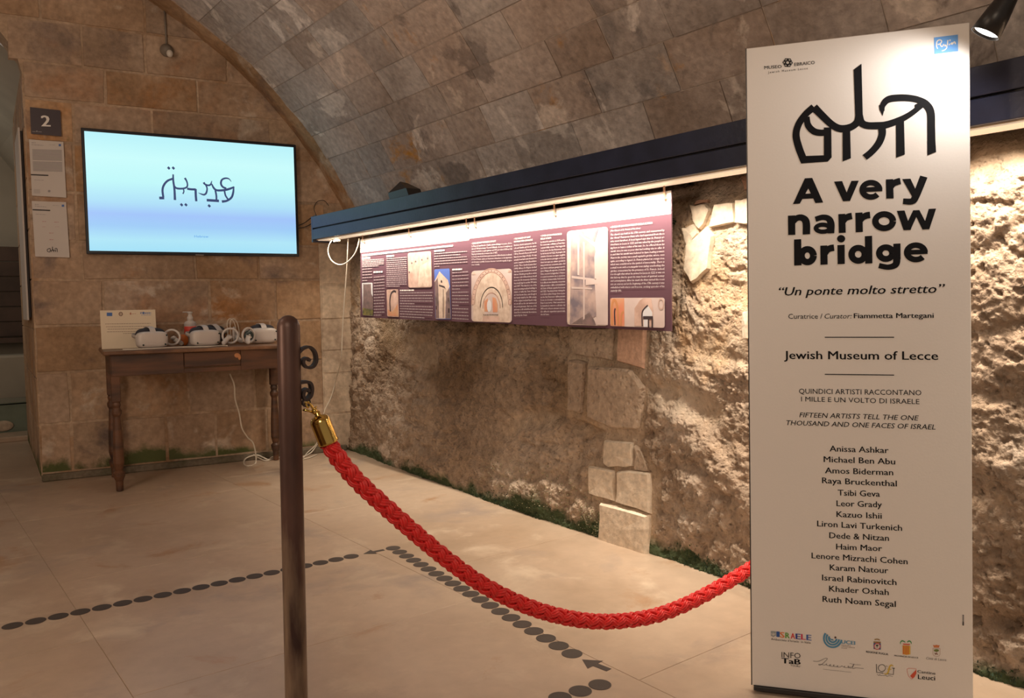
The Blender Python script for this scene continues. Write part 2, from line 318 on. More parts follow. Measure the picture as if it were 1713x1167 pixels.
# flat print on a plane: P0 corner, X right, Y up, Nn towards the viewer; crop-pixel coords (ox,oy,scale) map onto it
class Print:
    def __init__(s, P0, X, Y, lift=.0012): s.P0 = np.array(P0, float); s.X = nrm(X); s.Y = nrm(Y); s.N = np.cross(s.X, s.Y); s.lift = lift; s.k = 0; s.crop(0, 0, 1)
    def crop(s, ox, oy, sc): s.o = (ox, oy, sc); return s
    def uv(s, x, y):
        p = onp(s.o[0]+x/s.o[2], s.o[1]+y/s.o[2], s.P0, s.N)-s.P0; return float(p@s.X), float(p@s.Y)
    def at(s, u, v, l=0.): return s.P0+s.X*u+s.Y*v+s.N*(s.lift+l)
    def poly(s, g, pts, l=0., px=True):
        q = [s.uv(*p) if px else p for p in pts]; s.k += 1; l += (s.k % 16)*.00002
        a = sum(q[i][0]*q[(i+1) % len(q)][1]-q[(i+1) % len(q)][0]*q[i][1] for i in range(len(q)))
        if a < 0: q = q[::-1]
        g.add([s.at(u, v, l) for u, v in q], [tuple(range(len(q)))]); return g
    def stroke(s, g, pts, w, l=0., smooth=True, n=6):
        q = [np.array(s.uv(*p)) for p in pts]; c = s.uv(pts[0][0]+10, pts[0][1]); sc = abs(c[0]-q[0][0])/10
        ww = list(w) if hasattr(w, '__len__') else [w]*len(q)
        if smooth and len(q) > 2:
            z = spline([(*a, b) for a, b in zip(q, ww)], n); q = [a[:2] for a in z]; ww = [a[2] for a in z]
        s.k += 1; l += (s.k % 16)*.00002; v = []
        for i in range(len(q)):
            t = nrm(q[min(i+1, len(q)-1)]-q[max(i-1, 0)]); m_ = np.array([-t[1], t[0]])*ww[i]*sc/2
            v += [s.at(*(q[i]+m_), l), s.at(*(q[i]-m_), l)]
        g.add(v, [(2*i, 2*i+1, 2*i+3, 2*i+2) for i in range(len(q)-1)]); return g
    def arc(s, g, c, r, w, a0=0, a1=360, n=28, l=0.):
        pts = [(c[0]+r[0]*cos(radians(a0+(a1-a0)*i/n)), c[1]-r[1]*sin(radians(a0+(a1-a0)*i/n))) for i in range(n+1)]
        return s.stroke(g, pts, w, l, smooth=False)
    def disc(s, g, c, r, l=0., n=20):
        ry = r if not hasattr(r, '__len__') else r[1]; rx = r if not hasattr(r, '__len__') else r[0]
        return s.poly(g, [(c[0]+rx*cos(2*pi*i/n), c[1]+ry*sin(2*pi*i/n)) for i in range(n)], l)
    def rect(s, g, x0, y0, x1, y1, l=0.): return s.poly(g, [(x0, y0), (x1, y0), (x1, y1), (x0, y1)], l)
    def text(s, g, t, xl, yl, xr, yr, cap, bold=0., shear=0., l=0., res=2, space=1.):
        v, f, x0, x1, ch = glyphs(t, 0, shear, res, space)
        a = np.array(s.uv(xl, yl)); b = np.array(s.uv(xr, yr)); h = s.uv(xl, yl-cap)[1]-a[1]
        ex = (b-a)/max(x1-x0, 1e-6); sy = h/ch
        for i, dx in enumerate((0,) if not bold else (-bold, 0, bold)):      # heavier weight: the same letters set again a hair to each side
            g.add([s.at(*(a+ex*(p[0]-x0+dx)+np.array([0, (p[1]+abs(dx)*.0)*sy])), l+.00003*i) for p in v], f)
        return g
_gc = {}; _caps = {}
def glyphs(t, bold, shear, res, space=1.):
    key = (t, bold, shear, res, space)
    if key in _gc: return _gc[key]
    def conv(body, b_, sh):
        c = bpy.data.curves.new('lettering', 'FONT'); c.body = body; c.offset = b_; c.shear = sh; c.resolution_u = res; c.size = 1; c.space_character = space
        o = bpy.data.objects.new('lettering', c); COL.objects.link(o); dg = bpy.context.evaluated_depsgraph_get(); dg.update()
        me = bpy.data.meshes.new_from_object(o.evaluated_get(dg)); v = [tuple(p.co) for p in me.vertices]; f = [tuple(p.vertices) for p in me.polygons]
        bpy.data.objects.remove(o); bpy.data.curves.remove(c); bpy.data.meshes.remove(me); return v, f
    if res not in _caps:
        v, f = conv('H', 0, 0); _caps[res] = max(p[1] for p in v)
    v, f = conv(t, bold, shear); x0 = min(p[0] for p in v); x1 = max(p[0] for p in v)
    _gc[key] = (v, f, x0, x1, _caps[res]); return _gc[key]

# ------------------------------------------------------------------ numpy noise
_rng = np.random.RandomState(3); _perm = _rng.permutation(512); _gx = np.cos(_rng.rand(512)*2*pi); 
_ga = _rng.rand(512)*2*pi
def gnoise(x, y):
    xi = np.floor(x).astype(int); yi = np.floor(y).astype(int); xf = x-xi; yf = y-yi
    def gr(i, j, dx, dy):
        h = _ga[(_perm[(i & 511)]+j*37) & 511]; return np.cos(h)*dx+np.sin(h)*dy
    u = xf**3*(xf*(xf*6-15)+10); w = yf**3*(yf*(yf*6-15)+10)
    a = gr(xi, yi, xf, yf); b = gr(xi+1, yi, xf-1, yf); c = gr(xi, yi+1, xf, yf-1); d = gr(xi+1, yi+1, xf-1, yf-1)
    return (a+(b-a)*u)*(1-w)+(c+(d-c)*u)*w
def fbm(x, y, o=5, g=.5):
    s = 0; a = 1.
    for k in range(o): s = s+a*gnoise(x+17.3*k, y+9.1*k); x = x*2.03; y = y*2.03; a *= g
    return s
def worley(x, y, seed=0):
    xi = np.floor(x).astype(int); yi = np.floor(y).astype(int); best = np.full(x.shape, 9.); sec = np.full(x.shape, 9.)
    for di in (-1, 0, 1):
        for dj in (-1, 0, 1):
            i = xi+di; j = yi+dj; h = (_perm[(i+seed) & 511]+j*61) & 511
            px = i+.15+.7*(_ga[h]/(2*pi)); py = j+.15+.7*(_ga[(h+101) & 511]/(2*pi)); d = np.hypot(x-px, y-py)
            sec = np.where(d < best, best, np.minimum(sec, d)); best = np.minimum(best, d)
    return best, sec
def segdist(X, Y, pts):
    d = np.full(X.shape, 9.)
    for (ax, ay), (bx, by) in zip(pts[:-1], pts[1:]):
        L = (bx-ax)**2+(by-ay)**2+1e-12; t = np.clip(((X-ax)*(bx-ax)+(Y-ay)*(by-ay))/L, 0, 1); d = np.minimum(d, np.hypot(X-ax-t*(bx-ax), Y-ay-t*(by-ay)))
    return d
def inpoly(X, Y, pts):
    ins = np.zeros(X.shape, bool); n = len(pts)
    for i in range(n):
        x1, y1 = pts[i]; x2, y2 = pts[(i+1) % n]
        c = ((y1 > Y) != (y2 > Y)) & (X < (x2-x1)*(Y-y1)/((y2-y1) if y2 != y1 else 1e-9)+x1); ins ^= c
    return ins
def sm(x, a, b): t = np.clip((x-a)/(b-a), 0, 1); return t*t*(3-2*t)

# ================================================================== STRUCTURE
# ---- right wall: rough rock and rubble
WY = [-1.6, 1.03, 1.95, 2.41, 2.85, 3.3, 4.27, 5.2, 6.1]; WX = [2.50, 2.600, 2.700, 2.735, 2.735, 2.730, 2.790, 2.86, 2.93]
ys = np.concatenate([np.arange(-1.5, .86, .04), np.arange(.86, 3.2, .0052), np.arange(3.2, 6.12, .009)]); zs = np.arange(-.03, 1.86, .0058)
YY, ZG = np.meshgrid(ys, zs, indexing='ij')
base = np.interp(YY, WY, WX)+.035*ZG+.10*sm(ZG, 1.5, 1.85)
wrough = np.ones(YY.shape)
wx = YY+.05*fbm(YY*3, ZG*3, 3); wz = ZG+.05*fbm(YY*3+40, ZG*3, 3)
big = .034*fbm(YY*1.5, ZG*1.9, 3)
b1, s1 = worley(wx*4.2, wz*5.5); rub = .024*sm(s1-b1, .02, .45)-.012
b2, s2 = worley(wx*13, wz*15, 5); rub2 = .008*sm(s2-b2, .0, .35)
amask = sm(fbm(YY*1.1+7, ZG*1.3+3, 3), -.15, .2)
fine = .013*fbm(YY*9, ZG*9, 5, .66)+.012*np.abs(fbm(YY*24, ZG*24+5, 4, .7))+.0055*fbm(YY*46, ZG*46+5, 3, .7)*sm(fbm(YY*2.2+5, ZG*2.2, 3), -.35, .1)
pit = -.016*sm(fbm(YY*20+9, ZG*20, 3, .6), .22, .55)
disp = big+rub*(.35+.65*amask)+rub2*amask
detail = (fine+pit)*1.0
def pz(pts, ox=0, oy=0, sc=1, X=2.76):
    out = []
    for x, y in pts: p = onx(ox+x/sc, oy+y/sc, X); out.append((p[1], p[2]))
    return out
# smooth mortar ledges and hollows seen in the photograph: (pixels, half-width m, depth)
for pts, w, dep in (([(1185, 590), (1256, 572)], .07, -.035), ([(1095, 655), (1150, 668), (1195, 690)], .06, -.04), ([(1125, 600), (1180, 610), (1256, 625)], .03, .03),
                    ([(845, 720), (880, 700), (930, 697)], .05, -.03), ([(970, 715), (1030, 728), (1070, 735), (1100, 790), (1110, 830)], .035, -.03),
                    ([(1640, 735), (1713, 755)], .06, .035), ([(1120, 335), (1256, 310)], .05, -.035), ([(1190, 485), (1256, 495)], .05, -.03), ([(1640, 262), (1713, 250)], .07, -.04),
                    ([(700, 775), (745, 790), (770, 760)], .07, .035), ([(640, 640), (700, 690)], .08, .03), ([(1130, 690), (1200, 760), (1256, 830)], .05, .04), ([(620, 560), (700, 600)], .1, -.03)):
    d = segdist(YY, ZG, pz(pts)); k = 1-sm(d, w*.5, w*1.5); disp = disp+dep*k*.6
    if dep < 0: wrough = wrough*(1-.8*k)
C5 = (940, 540, 2.778); C6 = (1110, 280, 3.433)
STN = [  # polygon, crop, proud, material, bevel
    ([(215, 538), (345, 552), (352, 665), (240, 668), (208, 640)], C5, .030, 'cut_stone'), ([(360, 562), (395, 600), (425, 690), (358, 680)], C5, .022, 'rock_stone'),
    ([(150, 660), (270, 680), (275, 825), (150, 785)], C5, .040, 'cut_stone'), ([(285, 680), (435, 690), (440, 880), (280, 830)], C5, .042, 'cut_stone'),
    ([(212, 825), (440, 885), (435, 1085), (205, 1000)], C5, .050, 'cut_stone'),
    ([(130, 195), (330, 215), (392, 300), (372, 500), (240, 490), (125, 440)], C5, .035, 'rock_stone'), ([(45, 170), (118, 180), (105, 420), (40, 410)], C5, .030, 'rock_stone'),
    ([(35, 20), (240, 20), (235, 175), (60, 150)], C5, .028, 'rock_stone'), ([(265, 20), (390, 20), (382, 210), (265, 180)], C5, .030, 'brick_red'),
    ([(300, 215), (415, 195), (425, 312), (272, 345)], C6, .045, 'cut_stone'), ([(432, 190), (520, 175), (520, 325), (432, 325)], C6, .045, 'cut_stone'),
    ([(255, 335), (292, 385), (272, 590), (170, 668), (125, 590), (140, 440)], C6, .040, 'cut_stone'), ([(150, 215), (240, 207), (268, 250), (205, 360), (165, 310)], C6, .035, 'cut_stone'),
    ([(100, 350), (165, 320), (198, 375), (132, 462)], C6, .03, 'cut_stone'), ([(175, 183), (240, 178), (245, 202), (160, 208)], C6, .03, 'brick_red'),
    ([(420, 45), (515, 25), (515, 140), (450, 125)], C6, .04, 'brick_red'), ([(488, 830), (530, 815), (530, 990), (490, 980)], C6, .04, 'cut_stone')]
for poly, (ox, oy, sc), pr, mn in STN:
    q = pz(poly, ox, oy, sc); cy = np.mean([a[0] for a in q]); cz = np.mean([a[1] for a in q])
    ins = inpoly(YY, ZG, q); d = segdist(YY, ZG, q+[q[0]]); k = np.where(ins, 1, 1-sm(d, .012, .05))
    mean = float((disp*ins).sum()/max(1, ins.sum())); disp = disp*(1-k)+mean*k; wrough = wrough*(1-.85*k)
nearfloor = 1-sm(ZG, 0, .1); disp = disp*(1-.6*nearfloor)
cal = 1-.35*(1-sm(YY, 2.2, 2.8))*sm(ZG, .5, .9); disp = disp*cal
wallX = base-disp-detail*wrough-.012*nearfloor
nu, nv = YY.shape
def wall_x(y, z):
    i = int(np.clip(np.searchsorted(ys, y), 0, nu-1)); j = int(np.clip(round((z+.03)/.0058), 0, nv-1)); return float(wallX[i, j])
me = bpy.data.meshes.new('wall_right'); vv = np.stack([wallX, YY, ZG], -1).reshape(-1, 3)
me.vertices.add(len(vv)); me.vertices.foreach_set('co', vv.ravel())
I = (np.arange(nu-1)[:, None]*nv+np.arange(nv-1)[None]).ravel(); quads = np.stack([I, I+1, I+nv+1, I+nv], -1)
me.loops.add(quads.size); me.loops.foreach_set('vertex_index', quads.ravel()); me.polygons.add(len(quads))
me.polygons.foreach_set('loop_start', np.arange(0, quads.size, 4)); me.polygons.foreach_set('loop_total', np.full(len(quads), 4)); me.update(calc_edges=True)
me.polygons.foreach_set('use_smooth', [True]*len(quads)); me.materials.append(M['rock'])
# browner, darker tone over the upper middle stretch, varied by noise + pale mortar where smooth
st = sm(fbm(YY*1.6+3, ZG*2.2+8, 5, .6), -.05, .35); tint_mask = sm(YY, 2.55, 3.1)*(1-sm(YY, 5.3, 5.7))*sm(ZG, .38, .7)*(.45+.55*st)
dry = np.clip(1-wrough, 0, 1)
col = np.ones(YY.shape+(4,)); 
for c, (sc_, mt) in enumerate(((.60, 1.12), (.54, 1.14), (.46, 1.12))): col[..., c] = (1-tint_mask*(1-sc_))*(1+dry*(mt-1))
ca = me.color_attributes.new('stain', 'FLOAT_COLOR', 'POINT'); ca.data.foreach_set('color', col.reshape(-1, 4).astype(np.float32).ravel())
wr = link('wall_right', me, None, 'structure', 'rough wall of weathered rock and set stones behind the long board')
for poly, (ox, oy, sc), pr, mn in STN:
    q0 = pz(poly, ox, oy, sc); c = np.mean(q0, 0); g = G(); v = []; q = []; pr *= .62
    for a, b_ in zip(q0, q0[1:]+q0[:1]):
        for t_ in (0, .33, .67): q.append(tuple(np.array(a)*(1-t_)+np.array(b_)*t_+np.array([random.uniform(-.004, .004), random.uniform(-.004, .004)])))
    n = len(q)
    bx = min(wall_x(*c), np.mean([wall_x(*(c+(np.array(a)-c)*.8)) for a in q]))
    for k, (s_, dx) in enumerate(((1.01, .03), (.985, -pr*.35), (.91, -pr))):
        for i, a in enumerate(q):
            p = c+(np.array(a)-c)*s_; v.append((bx+dx+(random.uniform(-.003, .003) if k else 0), p[0], p[1]))
    v.append((bx-pr-.003, c[0], c[1])); f = []
    for k in range(2):
        for i in range(n): f.append((k*n+i, k*n+(i+1) % n, (k+1)*n+(i+1) % n, (k+1)*n+i))
    f += [(2*n+i, 2*n+(i+1) % n, 3*n) for i in range(n)]
    g.add(v, f); mk('stone', g, M[mn], wr)

# ---- back wall
wb = structure('wall_back', 'honey coloured ashlar end wall carrying the screen')
VC, VZ, VR = .021, .466, 3.247
g = G(); outline = [(0, -.02), (2.75, -.02), (2.75, 3.9), (-3.3, 3.9), (-3.3, 2.72)]
for i in range(15):
    a = pi-pi*i/14; outline.append((-1.25+1.25*cos(a), 2.72+.62*sin(a)))
g.prism([aw(u, -.001, z) for u, z in outline], -AN*.34); RV = np.array([sin(radians(4.6)), cos(radians(4.6)), 0]); RN = np.array([-RV[1], RV[0], 0])   # the passage side of the wall is slightly splayed
g.prism([aw(0, -.30, -.02)*0+A0+RV*.01+np.array([.004, 0, -.02]), A0+RV*1.85+np.array([.004, 0, -.02]), A0+RV*1.85+np.array([2.4, 0, -.02]), aw(2.70, -.02, -.02)], ZZ*2.80)
mk('masonry_core', g, M['tufa_mortar'], wb)
rows = [(.05, .385, [0, .19, .50, .79, 1.13, 1.5, 1.97, 2.12]), (.385, .735, [0, .19, .45, .95, 1.42, 1.96, 2.12]), (.735, 1.05, [0, .5, 1.13, 1.55, 1.96, 2.12]),
        (1.05, 1.36, [0, .42, 1.12, 1.6, 1.96, 2.12]), (1.36, 1.62, [0, .3, 1.03, 1.48, 1.96, 2.12]), (1.62, 1.95, [0, .28, .8, 1.4, 2.0]), (1.95, 2.28, [0, .28, .9, 1.6, 2.2]),
        (2.28, 2.56, [0, .29, .78, 1.6]), (2.56, 2.80, [0, .49, 1.09, 1.75]), (2.80, 3.08, [-.08, .36, .75, 1.3, 1.7]), (3.08, 3.36, [-.4, .12, .76, 1.3]), (3.36, 3.6, [-.4, .3, .9]), ]
def ashlar(u0, u1, z0, z1, mt, proud, parent, nm='stone_block'):
    g = G(); gp = .0032; u0 += gp; u1 -= gp; z0 += gp; z1 -= gp; nx, nz = 4, 3; v = []; b = .007
    for j in range(nz):
        for i in range(nx):
            uu = u0+b+(u1-u0-2*b)*i/(nx-1); z_ = z0+b+(z1-z0-2*b)*j/(nz-1); v.append(aw(uu+random.uniform(-.004, .004), proud+random.uniform(-.0015, .0015), z_+random.uniform(-.003, .003)))
    f = [(j*nx+i, j*nx+i+1, (j+1)*nx+i+1, (j+1)*nx+i) for j in range(nz-1) for i in range(nx-1)]
    ring = [i for i in range(nx)]+[nx*(j+1)-1 for j in range(1, nz)]+[nx*nz-1-i for i in range(1, nx)]+[nx*(nz-1-j) for j in range(1, nz-1)]
    k = len(v); cu, cz_ = (u0+u1)/2, (z0+z1)/2
    for r_ in ring:
        p = v[r_]-A0; u_ = p@AD; z_ = p[2]; v.append(aw(np.clip(u_+math.copysign(b, u_-cu) if (abs(u_-cu) > (u1-u0)/2-2.2*b) else u_, u0, u1), -.03, z_+(math.copysign(b, z_-cz_) if abs(z_-cz_) > (z1-z0)/2-2.2*b else 0)))
    n = len(ring); f += [(ring[(i+1) % n], ring[i], k+i, k+(i+1) % n) for i in range(n)]
    g.add(v, f); return mk(nm, g, mt, parent)
for z0, z1, us in rows:
    for u0, u1 in zip(us[:-1], us[1:]):
        p = aw(u0, 0, z0); 
        if (p[0]-VC)**2+(z0-VZ)**2 > VR*VR: continue
        ashlar(u0, u1, z0, z1, M['tufa'], random.uniform(.001, .008), wb)
# pale quoin stones in the lit corner
for z0, z1 in ((.03, .30), (.30, .62), (.62, .80), (.80, 1.05), (1.05, 1.32), (1.32, 1.62)):
    ashlar(1.94, 2.2, z0, z1, M['quoin'], random.uniform(.022, .028), wb)
mk('quoin_mortar', G().box(aw(2.09, .007, .83), (.30, .024, 1.62), (AD, AN, ZZ)), M['quoin'], wb)
# reveal of the passage (side face of the end wall)
for k in range(8):
    z0 = .03+k*.335; g = G()
    for q in range(4):
        d0, d1 = -.02-q*.47, -.47-q*.47
        g.box(A0+RV*(-(d0+d1)/2)+np.array([0, 0, z0+.163])-RN*.004, (.014, abs(d1-d0)-.006, .327), (RN, RV, ZZ), .003)
    mk('stone_block', g, M['tufa'], wb)
mk('plinth_course', G().box(aw(1.06, .012, .022), (2.12, .05, .05), (AD, AN, ZZ), .01), M['plinth'], wb)

# ---- vault
ce = structure('ceiling', 'barrel vault of patchy coursed stone'); g = G(); v = []; f = []; na = 48; ysv = [-1.6, 1, 3, 5, 6.6]
for i in range(na+1):
    a = radians(21+(180-8-21)*i/na)
    for y in ysv: v.append((VC+(VR+.0022)*cos(a), y+(0 if y < 6 else -.15*((VC+VR*cos(a))-.8)), VZ+(VR+.0022)*sin(a)))
k = len(ysv)
for i in range(na):
    for j in range(k-1): f.append((i*k+j, (i+1)*k+j, (i+1)*k+j+1, i*k+j+1))
g.add(v, f); n0 = len(g.v)
g.add([(p[0]*1.05, p[1], p[2]*1.05) for p in v], [q[::-1] for q in f]); mk('vault_core', g, M['vault_mortar'], ce, True)
th = [22.2, 26.0, 29.73, 33.7, 37.15, 40.9, 44.6, 48.3, 52.1, 55.9, 59.7, 63.5, 67.3, 71.5]
rib_end = lambda a: 6.30-.149*((VC+VR*cos(a))-.8)
for k_, (t0, t1) in enumerate(zip(th[:-1], th[1:])):
    y = 1.0-.35*random.random(); ymax = rib_end(radians(t0))-.22
    while y < ymax:
        y2 = min(y+random.choice((.36, .44, .5, .55, .62)), ymax)
        if ymax-y2 < .2: y2 = ymax
        a0, a1 = radians(t0)+.0008, radians(t1)-.0008; pr = random.uniform(-.0005, .0045); v = []
        for ia in range(3):
            for iy in range(4):
                a = a0+(a1-a0)*ia/2+(random.uniform(-.002, .002) if 0 < ia < 2 else 0); yy = y+.0025+(y2-y-.005)*iy/3; r = VR-pr-random.uniform(0, .002)
                v.append((VC+r*cos(a), yy+random.uniform(-.002, .002), VZ+r*sin(a)))
        f = [(ia*4+iy, ia*4+iy+1, ia*4+iy+5, ia*4+iy+4) for ia in range(2) for iy in range(3)]
        ring = [0, 1, 2, 3, 7, 11, 10, 9, 8, 4]; kk = len(v)
        for r_ in ring:
            p = np.array(v[r_]); q = np.array([p[0]-VC, 0, p[2]-VZ]); q = q/np.linalg.norm(q)*.02; v.append(tuple(p+q))
        f += [(ring[i], kk+i, kk+(i+1) % 10, ring[(i+1) % 10]) for i in range(10)]
        mk('stone_block', G().add(v, f), M['vault'], ce)
        y = y2
# plastered ring against the end wall
v = []; f = []
for i in range(41):
    a = radians(20+i*2.2); ye = rib_end(a)
    for yy, dr in ((ye+.03, .004), (ye-.10, .012), (ye-.19-.02*sin(i*1.7), .014), (ye-.235-.03*sin(i*1.1), -.004)):
        r = VR-dr-.003*sin(i*2.3+yy*9); v.append((VC+r*cos(a), yy, VZ+r*sin(a)))
for i in range(40):
    for j in range(3): f.append((i*4+j, i*4+j+1, i*4+j+5, i*4+j+4))
mk('plaster_ring', G().add(v, f), M['tufa'], ce, True)
# left half: plain wall below the vault
wl = mk('wall_left', G().box((-3.26, 2.4, .46), (.12, 8, 1.0)), M['vault_shell'], None, kind='structure')

# ---- floor
fl = structure('floor', 'polished beige stone slab floor'); mk('floor_bed', G().box((.3, 3.6, -.0275), (8.5, 13.5, .05)), M['joint'], fl)
def slab(x0, x1, y0, y1):
    e = .0010; g = G(); z = -.0002*random.random(); b = .0010
    P = lambda dx, zz: [(x0+e+dx, y0+e+dx, zz), (x1-e-dx, y0+e+dx, zz), (x1-e-dx, y1-e-dx, zz), (x0+e+dx, y1-e-dx, zz)]
    v = P(0, -.02)+P(0, z-b)+P(b, z); f = [(8, 9, 10, 11)]+[(k*4+i, k*4+(i+1) % 4, (k+1)*4+(i+1) % 4, (k+1)*4+i) for k in range(2) for i in range(4)]
    mk('floor_slab', G().add(v, f), M['slab'], fl)
for x0, x1, yo in ((-3.15, -1.92, .4), (-1.92, -.69, 1.1), (-.69, .535, .0), (.535, 1.768, 0.), (1.768, 3.05, .39)):
    ya = -3.15; start = {0.: 2.575-1.28*4, .39: 1.69-1.28*3, .4: -2.3, 1.1: -1.9}[yo]
    if x0 == -.69: start = -2.0
    y = start
    while y < 9.6: slab(x0, x1, y, y+1.28); y += 1.28
# ---- next room beyond the passage
nr = structure('wall_passage', 'pale wall and vault of the next room seen past the end wall')
g = G(); g.box((-.4, 10.35, 1.6), (5.5, .1, 3.4)); mk('far_wall', g, M['dusk'], nr)
g = G(); v = []; f = []
for i in range(13):
    a = pi*i/12
    for yy in (6.95, 10.35): v.append((-.6+1.9*cos(a), yy, 2.3+1.1*sin(a)))
f = [(2*i, 2*i+1, 2*i+3, 2*i+2) for i in range(12)]; mk('ceiling_passage', G().add(v, f), M['dusk'], None, kind='structure')
mk('wall_passage_side', G().box((1.62, 9.3, 1.2), (.06, 2.0, 2.6)), M['dusk'], None, kind='structure')
# next room furnishings, small in the picture
cb = thing('display_cabinet', 'dark boarded cabinet glimpsed in the next room past the corner', 'cabinet', (.9, 9.9, 0))
for k in range(6): mk('board', G().box((.9, 9.86, .97+.155*k), (1.1, .05, .148), bev=.004), M['darkwood'], cb)
mk('shelf', G().box((.9, 9.78, .86), (1.16, .26, .05)), M['darkwood'], cb)
mk('leg', G().box((.40, 9.86, .42), (.06, .06, .84)), M['darkwood'], cb); mk('leg', G().box((1.40, 9.86, .42), (.06, .06, .84)), M['darkwood'], cb)
for z in (1.10, 1.62): 
    mk('wall_label', G().box((.735, 9.825, z), (.10, .01, .26)), M['paper'], None, label='small white label card on the dark boards in the next room, %s one' % ('lower' if z < 1.3 else 'upper'), cat='label')
mk('stone_bench', G().box((.8, 9.55, .36), (1.3, .4, .72), bev=.02), M['dusk'], None, label='pale stone bench under the dark boards in the next room', cat='bench')
gp = thing('glass_case', 'low greenish glass case lit from inside on the next room floor', 'display case', (.75, 9.1, 0))
mk('glass_top', G().box((.75, 9.05, .30), (1.0, .5, .02)), M['glassy'], gp); mk('glass_front', G().box((.75, 8.81, .16), (1.0, .02, .28)), M['glassy'], gp)
mk('pebble', G().ell((.82, 8.78, .1), (.09, .02, .05)), M['quoin'], gp)
mk('threshold_step', G().box((.3, 8.55, .02), (1.5, .35, .05), bev=.01), M['slab'], fl)

# ================================================================== BEAM, BOARD
YB0, YB1 = .15, 5.60
bm = thing('display_beam', 'long dark blue painted beam housing the strip light above the board', 'beam', (BEAM_X, 3, BEAM_Z0))
yc, yl = (YB0+YB1)/2, YB1-YB0; mid = BEAM_Z0+.078
mk('lower_fascia', G().box((BEAM_X+.011, yc, (BEAM_Z0+mid-.004)/2), (.022, yl, mid-.004-BEAM_Z0), bev=.002), M['navy'], bm)
mk('upper_fascia', G().box((BEAM_X+.011, yc, (BEAM_Z1+mid+.004)/2), (.022, yl, BEAM_Z1-mid-.004), bev=.002), M['navy'], bm)
mk('backing', G().box((BEAM_X+.035, yc, (BEAM_Z0+BEAM_Z1)/2), (.03, yl-.01, BEAM_Z1-BEAM_Z0-.02)), M['black'], bm)
mk('top_board', G().box((BEAM_X+.22, yc, BEAM_Z1-.012), (.40, yl-.002, .02)), M['navy'], bm)
mk('end_board', G().box((BEAM_X+.10, YB1+.010, (BEAM_Z0+BEAM_Z1)/2-.008), (.20, .02, BEAM_Z1-BEAM_Z0+.02)), M['navy'], bm)
mk('cream_underside', G().box((BEAM_X+.072, yc, BEAM_Z0+.004), (.094, yl-.01, .016), bev=.002), M['rail'], bm)
mk('light_strip', G().box((BEAM_X+.072, yc, BEAM_Z0-.006), (.090, yl-.06, .005)), M['led'], bm)
# info board: two panels
BX = 2.615
def board_panel(nm, label, x0, x1, yt0, yt1, yb0, yb1, hs0, hs1, X):
    t = thing(nm, label, 'info board', tuple(onx((x0+x1)/2, (yb0+yb1)/2, X)), 'museum information boards under the beam')
    q = [onx(x0, yb0, X), onx(x1, yb1, X), onx(x1, yt1, X), onx(x0, yt0, X)]; g = G(); g.prism(q, (.006, 0, 0)); mk('panel', g, M['board_plum'], t)
    g = G(); h = [onx(x0, hs0, X), onx(x1, hs1, X), onx(x1, yt1, X), onx(x0, yt0, X)]; g.add([p-np.array([.0008, 0, 0]) for p in h], [(0, 1, 2, 3)]); mk('white_header', g, M['board_white'], t)
    return t
bt = lambda x: 260+(345-(345-145)*(x-80)/1270.)/2.447  # top edge by crop x
L_ = lambda x, xa, ya, xb, yb_: ya+(yb_-ya)*(x-xa)/(xb-xa)
top = lambda x: L_(x, 603, 400.5, 1122.5, 318.5); hdr = lambda x: L_(x, 603, 421.5, 1122.5, 357.5); bot = lambda x: L_(x, 603, 530.5, 1123, 554)
pa = board_panel('info_board', 'left half of the long plum information board, nearer the screen', 603, 785, top(603), top(785), bot(603), bot(785), hdr(603)+1, hdr(785)+2.5, BX+.004)
pb = board_panel('info_board', 'right half of the long plum information board, with the tall fresco photo', 785, 1123, top(785), top(1123), bot(785), bot(1123), hdr(785), hdr(1123), BX)
PR = Print(onx(603, 530, BX), (0, -1, 0), (0, 0, 1), .0022)
g = G(); PR.crop(570, 260, 2.447); PR.text(g, '01. Luoghi della Lecce Medievale ancora visibili/01. Medieval Lecce Today', 537, 325, 990, 267, 15, 0, .25)
mk('title_lettering', g, M['board_title'], pb)
g = G(); PR.text(g, '01. Luoghi della Lecce Medievale ancora visibili/01. Medieval Lecce Today', 85, 384, 342, 350, 10, 0, .25, l=-.0035)
mk('title_lettering', g, M['board_title'], pa)
g = G(); PR.crop(850, 310, 4.669); PR.text(g, 'MUSEO', 1008, 190, 1065, 185, 12); PR.text(g, 'EBRAICO', 1125, 180, 1195, 172, 12); PR.arc(g, (1098, 165), (14, 17), 8); mk('museum_mark', g, M['board_title'], pb)
def para(g, pr, lines, xl, xr, yl0, yl1, yr0, yr1, cap, shear=0., bold=0., last=None):
    n = len(lines)-1
    for i, t in enumerate(lines):
        k = i/max(1, n); yl = yl0+(yl1-yl0)*k; yr = yr0+(yr1-yr0)*k; x1 = xr
        if i == n or (last and i in last):
            fr = (last or {}).get(i, min(1, len(t)/max(len(q) for q in lines))); x1 = xl+(xr-xl)*fr; yr = yl+(yr-yl)*fr
        pr.text(g, t, xl, yl, x1, yr, cap, bold, shear, res=1)
    return g
g = G(); PR.crop(850, 310, 4.669)
